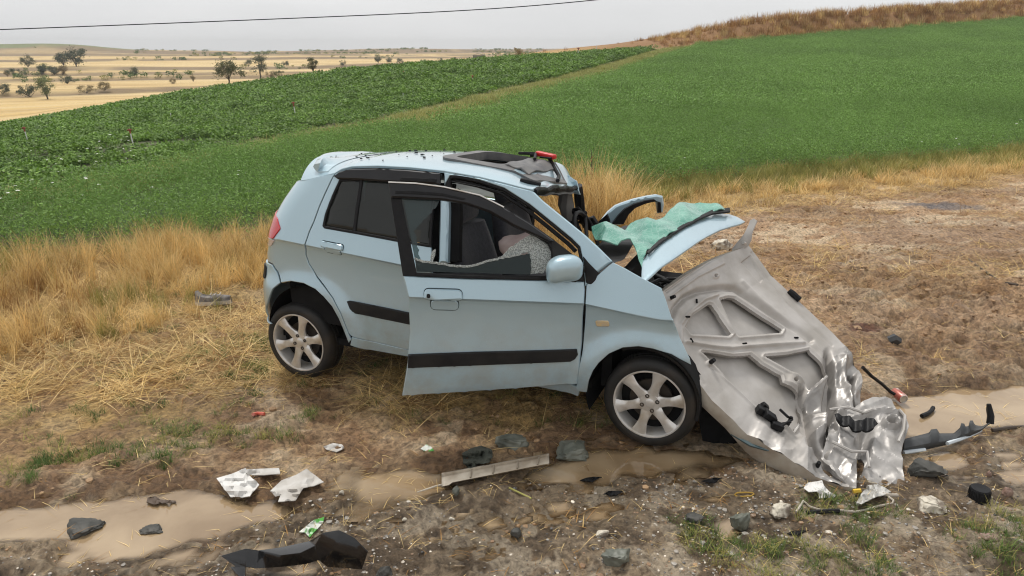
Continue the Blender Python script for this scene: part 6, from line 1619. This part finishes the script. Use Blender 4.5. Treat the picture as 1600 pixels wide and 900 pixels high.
mb = MB(); mb.tube([local(flat(x, y, z), ts) for x, y, z in ((652, 769, .004), (680, 760, .012), (720, 750, .02), (780, 738, .03), (858, 723, .05))], [.003, .005, .006, .006, .005], 6); mb.build('edge_spike', M_trim, ts)
for q in (735, 770, 808, 840):
    t = (q - 690) / 168; yb = 757 - 33 * t; yt = 740 - 31 * t; mb = MB(); mb.tube([local(flat(q, yb - 2, .035 + .035 * t), ts), local(flat(q + 2, yt + 2, .035 + .035 * t), ts)], .005, 5); mb.build('rib', mat('trim_rib', (.3, .25, .19)) if q == 735 else bpy.data.materials['trim_rib'], ts)
# dark rag
M_rag = mat('dark_green_rag', (.045, .05, .038), (.075, .078, .06), scale=12, rough=.95, bump=.4, bscale=40)
lay('rag', [(722, 708), (736, 700), (752, 696), (768, 702), (770, 714), (764, 722), (748, 727), (732, 732), (724, 724)], M_rag, 'crumpled dark green rag behind the pale trim strip', 'rag', .04, crn(11, .05, 18.))
# broken bumper strip on the right
M_bstrip = mat('grey_bumper_plastic', (.05, .053, .056), (.085, .088, .09), scale=10, rough=.6, bump=.15, spec=.25)
bs = empty('bumper_strip', flat(1480, 695)); tag(bs, 'curved broken piece of dark bumper with jagged top edge at the right puddle', 'car part')
topx = [(1412, 686), (1440, 679), (1452, 676), (1454, 671), (1464, 670), (1468, 677), (1490, 677), (1500, 668), (1502, 661), (1507, 662), (1509, 667), (1514, 665), (1515, 657), (1520, 657), (1523, 664), (1535, 666), (1546, 660)]
botx = [(1412, 708), (1450, 702), (1480, 695), (1510, 684), (1532, 674), (1548, 661)]
V = []; F = []; n_ = 60
tx = np.array(topx, float); bx_ = np.array(botx, float)
for k in range(n_ + 1):
    t = k / n_; x = 1412 + (1547 - 1412) * t; yt = np.interp(x, tx[:, 0], tx[:, 1]); yb = np.interp(x, bx_[:, 0], bx_[:, 1])
    zb = .005 + .02 * t + .05 * t ** 4; b0_ = flat(x, yb, zb); dpt = (b0_ - C0) @ FWD
    for q in (0, .35, .75, 1.0): 
        P = at(x, yb + (yt - yb) * q, dpt + .05 * q - .03 * math.sin(q * 3)); V.append(local(P, bs))
for k in range(n_):
    for j in range(3): F.append((k * 4 + j, (k + 1) * 4 + j, (k + 1) * 4 + j + 1, k * 4 + j + 1))
o = mesh('strip', V, F, M_bstrip, bs, 40); o.modifiers.new('t', 'SOLIDIFY').thickness = .008
def dq(x, y): b0_ = flat(x, y); return (b0_ - C0) @ FWD
mb = MB(); mb.tube([local(at(x, y, dq(1545, 675) - .02), bs) for x, y in ((1547, 662), (1548, 650), (1546, 640), (1545, 631))], [.022, .02, .018, .012], 8); mb.build('end_bracket', M_plas, bs)
M_fleck = mat('white_scrape', (.62, .68, .72), rough=.4)
mb = MB(); mb.tube([local(flat(x, y + 1.5, .012 + .0) , bs) for x, y in ((1412, 706), (1430, 703), (1445, 701))], .012, 6); mb.tube([local(at(x, y, dq(x, y) * .985), bs) for x, y in ((1480, 693), (1500, 686), (1516, 680), (1532, 672))], .012, 6); mb.build('scraped_edge', M_fleck, bs)
# drink can lying in the puddle's edge
cn_ = flat(1405, 618, .03); can = empty('drink_can', cn_, .9); tag(can, 'red drink can lying at the edge of the right puddle', 'can')
mb = MB(); Mx = Matrix.Rotation(math.radians(90), 3, 'X') @ Matrix.Rotation(.25, 3, 'Y')
pr = [(.0, -.058), (.024, -.058), (.032, -.05), (.033, .045), (.027, .056)]
mb.grid([[Mx @ Vector((r * math.cos(a), r * math.sin(a), z)) for r, z in pr] for a in np.linspace(0, 2 * math.pi, 25)[:-1]], True); mb.build('can_body', mat('red_can', (.42, .12, .09), (.62, .5, .45), scale=22, rough=.3, metal=.3, lo=.5, hi=.62), can)
mb = MB(); mb.grid([[Mx @ Vector((r * math.cos(a), r * math.sin(a), z)) for r, z in ((.0275, .056), (.025, .058), (.023, .05), (0, .05))] for a in np.linspace(0, 2 * math.pi, 25)[:-1]], True); mb.build('can_lid', M_alloy, can)
can.rotation_euler = (0, 0, math.radians(-12))
# shoe in the dry grass
g = flat(334, 470, .05); shoe = empty('shoe', (g[0], g[1], .0), math.radians(8)); tag(shoe, 'worn grey and white sports shoe lying in flattened straw', 'shoe')
M_sh1 = mat('grey_shoe_cloth', (.12, .11, .11), (.3, .28, .26), scale=18, rough=.9); M_sh2 = mat('pale_shoe_sole', (.62, .58, .54), (.5, .45, .4), rough=.7)
P = []; 
for k in range(13):
    t = k / 12; x = -.15 + .30 * t; wd = .045 + .008 * math.sin(t * 5) - .02 * (t < .06) - .02 * (t > .94); hh_ = .085 - .045 * t + .02 * math.exp(-((t - .1) / .1) ** 2)
    P.append([(x, wd * math.cos(a), .055 + hh_ * max(0, math.sin(a)) * (.55 if .1 < t < .45 and .9 < a < 2.2 else 1)) for a in np.linspace(0, math.pi, 11)])
mb = MB(); mb.grid(P); mb.build('upper', M_sh1, shoe)
mb = MB(); mb.grid([[(p[0][0] * 1.04, y * 1.12, z) for y, z in ((p[0][1], .06), (p[0][1], .025), (p[-1][1], .025), (p[-1][1], .06))] for p in P]); mb.build('sole', M_sh2, shoe)
mb = MB()
for q in (-.02, .02, .06): mb.tube([(q, -.03, .115), (q + .01, 0, .125), (q, .03, .115)], .004, 5)
mb.build('laces', M_sh2, shoe)
# stones
M_grn = mat('green_grey_stone', (.09, .098, .08), (.18, .185, .15), scale=10, rough=.5, bump=.4, bscale=22, dist=.01)
M_pal = mat('pale_mottled_stone', (.60, .55, .45), (.2, .16, .12), scale=16, rough=.6, bump=.5, bscale=22, lo=.45, hi=.6)
M_dst = mat('dark_stone', (.045, .046, .042), (.095, .09, .08), scale=9, rough=.6, spec=.3, bump=.3, bscale=20)
M_bst = mat('brown_stone', (.2, .115, .085), (.32, .22, .17), scale=12, rough=.5, bump=.4)
def stone(px, py, wpx, hpx, m, label, seed, cat='stone', group=None, fl=.55, sink=.25):
    g = flat(px, py + hpx * .4); d = (g - C0) @ FWD; rx = wpx / FPX * d / 2; rz = hpx / FPX * d / 2 * 1.05
    bm = bmesh.new(); bmesh.ops.create_icosphere(bm, subdivisions=4, radius=1); rg = random.Random(seed); cuts = [Vector((rg.gauss(0, 1), rg.gauss(0, 1), rg.gauss(0, .7))).normalized() for _ in range(12)]
    V = []
    for v in bm.verts:
        p_ = v.co.copy()
        for c in cuts:
            e_ = p_.dot(c) - .58
            if e_ > 0: p_ -= c * e_ * .75
        p_ *= 1 + .17 * mnoise.fractal(v.co * 2 + Vector((seed, 0, 0)), 1, 2, 4); p_ *= 1 + .10 * mnoise.fractal(v.co * 6 + Vector((seed, 4, 0)), 1, 2, 3); V.append((p_.x * rx * 1.1, p_.y * rx * .85, p_.z * rz * 1.15))
    F = [tuple(v.index for v in f.verts) for f in bm.faces]; bm.free()
    o = mesh('stone', V, F, m, None, 60); z0 = max(gz_at(g[0], g[1]), -.02); o.location = (g[0], g[1] + rx * .3, z0 + rz * (1 - 2 * sink) ); o.rotation_euler = (0, 0, rg.uniform(-.4, .4)); return tag(o, label, cat, group)
stone(803, 691, 52, 24, M_grn, 'flat green grey stone behind the dark rag and pale strip', 1)
stone(893, 704, 66, 24, M_grn, 'broad low green grey stone between the pale strip and front wheel', 2)
stone(1159, 812, 36, 32, M_grn, 'faceted green stone standing in a small puddle right of centre', 3, sink=.15)
stone(966, 876, 46, 28, M_grn, 'pale green wedge of stone at the bottom edge, centre right', 4)
stone(125, 820, 62, 17, M_dst, 'flat dark crumpled stone in the long puddle, left part', 5)
stone(234, 823, 38, 9, M_dst, 'small flat slate sliver lying in the long puddle', 6)
stone(1448, 735, 62, 26, M_dst, 'smooth dark oval stone in the puddled ruts right of the bonnet', 7)
stone(1457, 788, 54, 24, M_pal, 'pale mottled stone left of the black round plug', 8)
stone(1573, 772, 18, 16, M_bst, 'round reddish brown stone right of the black round plug', 9)
stone(1545, 741, 10, 14, M_bst, 'small dark brown stone above the black round plug', 10)
stone(940, 834, 26, 11, M_pal, 'small pale stone in the mud above the green wedge', 11)
stone(1085, 816, 34, 13, M_dst, 'dark flat stone left of the faceted green stone', 12)
stone(806, 827, 24, 14, M_dst, 'dark round stone in a tiny puddle, bottom centre', 13)
stone(1128, 381, 36, 22, M_pal, 'pale lump of stone on the mud behind the blue scuttle panel', 14)
stone(711, 767, 14, 18, M_grn, 'small green stone below the left end of the pale strip', 15)
stone(600, 893, 26, 18, M_dst, 'grey stone cut by the bottom edge right of the black fairing', 16)
stone(1548, 842, 28, 12, M_bst, 'flat brown stone in the grass at the lower right', 17)
stone(705, 806, 10, 8, M_pal, 'tiny white pebble in the gravel, bottom centre', 18)
stone(632, 807, 10, 6, M_pal, 'tiny white flat pebble left of the other white one', 19)
stone(1223, 797, 40, 22, M_pal, 'flat brownish white slab by the wire and green stone', 20)
stone(533, 765, 10, 9, M_pal, 'small white pebble right of the greyish folded paper', 21)
# black cap
g = flat(1528, 782); cap = empty('round_plug', (g[0], g[1], .0), .2); tag(cap, 'black round plastic plug with a flange, lower right by the mottled stone', 'plug')
mb = MB(); mb.grid([[(r * math.cos(a), r * math.sin(a), z) for r, z in ((.06, 0), (.062, .012), (.05, .016), (.048, .07), (.044, .075), (0, .073))] for a in np.linspace(0, 2 * math.pi, 33)[:-1]], True); mb.build('cap_body', M_blk, cap)
mb = MB()
for a in np.linspace(0, 2 * math.pi, 25)[:-1]: mb.tube([(.0485 * math.cos(a), .0485 * math.sin(a), .02), (.048 * math.cos(a), .048 * math.sin(a), .066)], .0025, 4)
tag(mb.build('cap_ribs', M_blk, cap), kind='stuff')
# torn papers, plastic, wire and small things by the nose
lay('torn_paper', [(1256, 762), (1262, 754), (1276, 752), (1284, 750), (1287, 758), (1296, 768), (1307, 774), (1302, 778), (1280, 778), (1276, 768), (1264, 768)], M_paper, 'torn white paper on dark mud left of the bonnet tip', 'paper', .025, crn(12, .03, 12.))
M_film = mat('clear_plastic', (.66, .65, .62), (.5, .49, .46), scale=20, rough=.2, bump=.6, bscale=30, coat=.5)
lay('plastic_lump', [(1338, 785), (1345, 772), (1356, 758), (1372, 756), (1384, 762), (1392, 768), (1378, 774), (1364, 778), (1346, 788)], M_film, 'crumpled clear plastic below the crushed front panel', 'plastic', .03, crn(13, .05, 11.))
def wire(name, pts, r, m, label, cat, h=.01):
    c = flat(pts[0][0], pts[0][1]); mb = MB(); mb.tube([tuple(flat(x, y, h + max(gz_at(*flat(x, y)[:2]), -.02)) - c) for x, y in pts], r, 6); o = mb.build(name, m); o.location = c; return tag(o, label, cat)
M_wht = mat('dirty_white_cable', (.55, .5, .42), (.38, .33, .27), rough=.6)
wire('cable', [(1254, 782), (1266, 792), (1282, 797), (1310, 797), (1335, 800), (1352, 797), (1372, 791), (1394, 787), (1396, 782), (1388, 776)], .006, M_wht, 'dirty white cable snaking below the bonnet tip', 'cable')
wire('hose', [(1260, 801), (1285, 799), (1312, 798)], .011, M_blk, 'short black hose on the ground beside the white cable', 'hose', .012)
wire('plastic_stick', [(1244, 800), (1255, 783)], .006, M_wht, 'thin white plastic stick left of the cable', 'stick')
wire('plastic_tube', [(1380, 772), (1390, 774), (1402, 774)], .010, M_wht, 'short white tube end beside the clear plastic', 'tube', .02)
M_yel = mat('yellow_plastic', (.72, .48, .02), (.6, .38, .02), rough=.4)
wire('yellow_plug', [(1333, 768), (1345, 767)], .013, M_yel, 'bright yellow plug at the tip of the bonnet', 'plug', .018)
wire('yellow_ring', [(1148, 773), (1152, 770), (1165, 769.5), (1176, 770), (1178, 772), (1174, 775), (1160, 776), (1150, 775), (1148, 773)], .0042, mat('dull_yellow', (.42, .26, .04), rough=.6), 'dull yellow plastic ring on dark mud under the bonnet edge', 'ring', .008)
wire('red_scrap', [(395, 648), (402, 646), (413, 647)], .012, mat('red_scrap', (.6, .08, .04), (.65, .3, .25), rough=.4), 'small red plastic scrap on the straw left of the car', 'scrap', .015)
wire('black_scrap', [(1440, 650), (1450, 646), (1456, 641), (1458, 637)], .014, M_blk, 'curved black plastic scrap standing in the right puddle', 'scrap', .015)
lay('twig_scrap', [(229, 784), (231, 777), (243, 775), (250, 780), (262, 781), (274, 782), (275, 785), (252, 786), (240, 788)], mat('brown_scrap', (.09, .06, .04), rough=.6), 'dark brown broken scrap floating in the long puddle', 'scrap', .014, crn(44, .02, 10.), step=3)
wire('stick', [(1550, 672), (1580, 668), (1640, 666)], .012, mat('wet_stick', (.07, .05, .035), rough=.6), 'dark wet stick at the right edge by the bumper piece', 'stick', .012)
wire('branch', [(1505, 400), (1540, 425), (1562, 440), (1590, 445)], .012, M_bark, 'thin bare twig lying on the track at the far right', 'twig', .03)
wire('grey_scrap', [(1390, 532), (1397, 528), (1403, 533)], .035, M_bstrip, 'small grey plastic scrap on the churned mud behind the bonnet', 'scrap', .02)
wire('reed', [(795, 762), (812, 770), (830, 779)], .005, mat('yellow_reed', (.45, .42, .12), rough=.6), 'yellow green reed stalk on the gravel below the pale strip', 'reed', .012)
lay('paper_scrap', [(505, 698), (520, 692), (534, 694), (538, 700), (526, 706), (510, 702)], M_paper2, 'small muddy paper scrap on the mud left of the tiny wrapper', 'paper', .01, crn(15, .012))
for i, (x, y, lab) in enumerate(((960, 770, 'black shredded scrap on the gravel in front of the wheel'), (1112, 750, 'black sliver of plastic on dark mud below the bonnet edge'), (1245, 832, 'black scrap at the edge of the lower right grass'), (925, 748, 'black splinter at the front wheel puddle'))):
    q_ = [(x - 17, y + 2), (x - 6, y - 2), (x + 3, y - 4), (x + 16, y - 3), (x + 8, y + 1), (x + 2, y + 4), (x - 7, y + 3)]; rg_ = random.Random(i + 40)
    lay('black_scrap', [(a + rg_.uniform(-3, 3), b + rg_.uniform(-1, 1)) for a, b in q_], M_blk, lab, 'scrap', .01, crn(30 + i, .02, 9.), step=3)
# red plastic piece and crumbs on the roof
cpx = roof_at(1.42, 1.12, .03)
rp = empty('red_plastic', car.matrix_basis @ Vector(cpx), car.rotation_euler.z - .25); tag(rp, 'bright red plastic piece lying on the roof beside the sunroof', 'scrap')
mb = MB(); mb.box((0, 0, .02), (.16, .05, .035), Matrix.Rotation(.1, 3, 'Y'), .012); mb.build('red_piece', mat('bright_red', (.6, .015, .015), rough=.35), rp, 50)
mb = MB(); mb.box((.02, -.028, .008), (.10, .02, .012), None, .004); mb.build('clip', M_blk, rp, 50)
rg = random.Random(8); mb = MB()
for k in range(46):
    u, w = rg.uniform(.0, .95), rg.uniform(.3, 1.2); s = rg.uniform(.003, .008) * (1.5 if k < 8 else 1); x, y, z = roof_at(u, w, .006); mb.box((x, y, z), (s * 2.2, s * 1.5, s), Matrix.Rotation(rg.uniform(0, 3), 3, 'Z'))
o = mb.build('roof_debris', M_blk, None, 0); o.location = car.location; o.rotation_euler = car.rotation_euler; tag(o, 'dark crumbs of glass and plastic scattered over the car roof', None, None, 'stuff')

# ------------------------------------------------------------------ rain haze
mb = MB(); mb.box((0, 0, -11.0), (3400, 3400, 54))
hz = mb.build('haze', bpy.data.materials.new('rain_haze'), None, 0)
m = hz.data.materials[0]; m.use_nodes = True; t = m.node_tree; t.nodes.clear()
o = N(t, 'ShaderNodeOutputMaterial'); pv = N(t, 'ShaderNodeVolumePrincipled')
pv.inputs['Color'].default_value = (0.92, 0.93, 0.94, 1); pv.inputs['Density'].default_value = 0.0005
t.links.new(pv.outputs[0], o.inputs['Volume'])
tag(hz, 'thin rain haze over the fields', None, None, 'stuff')
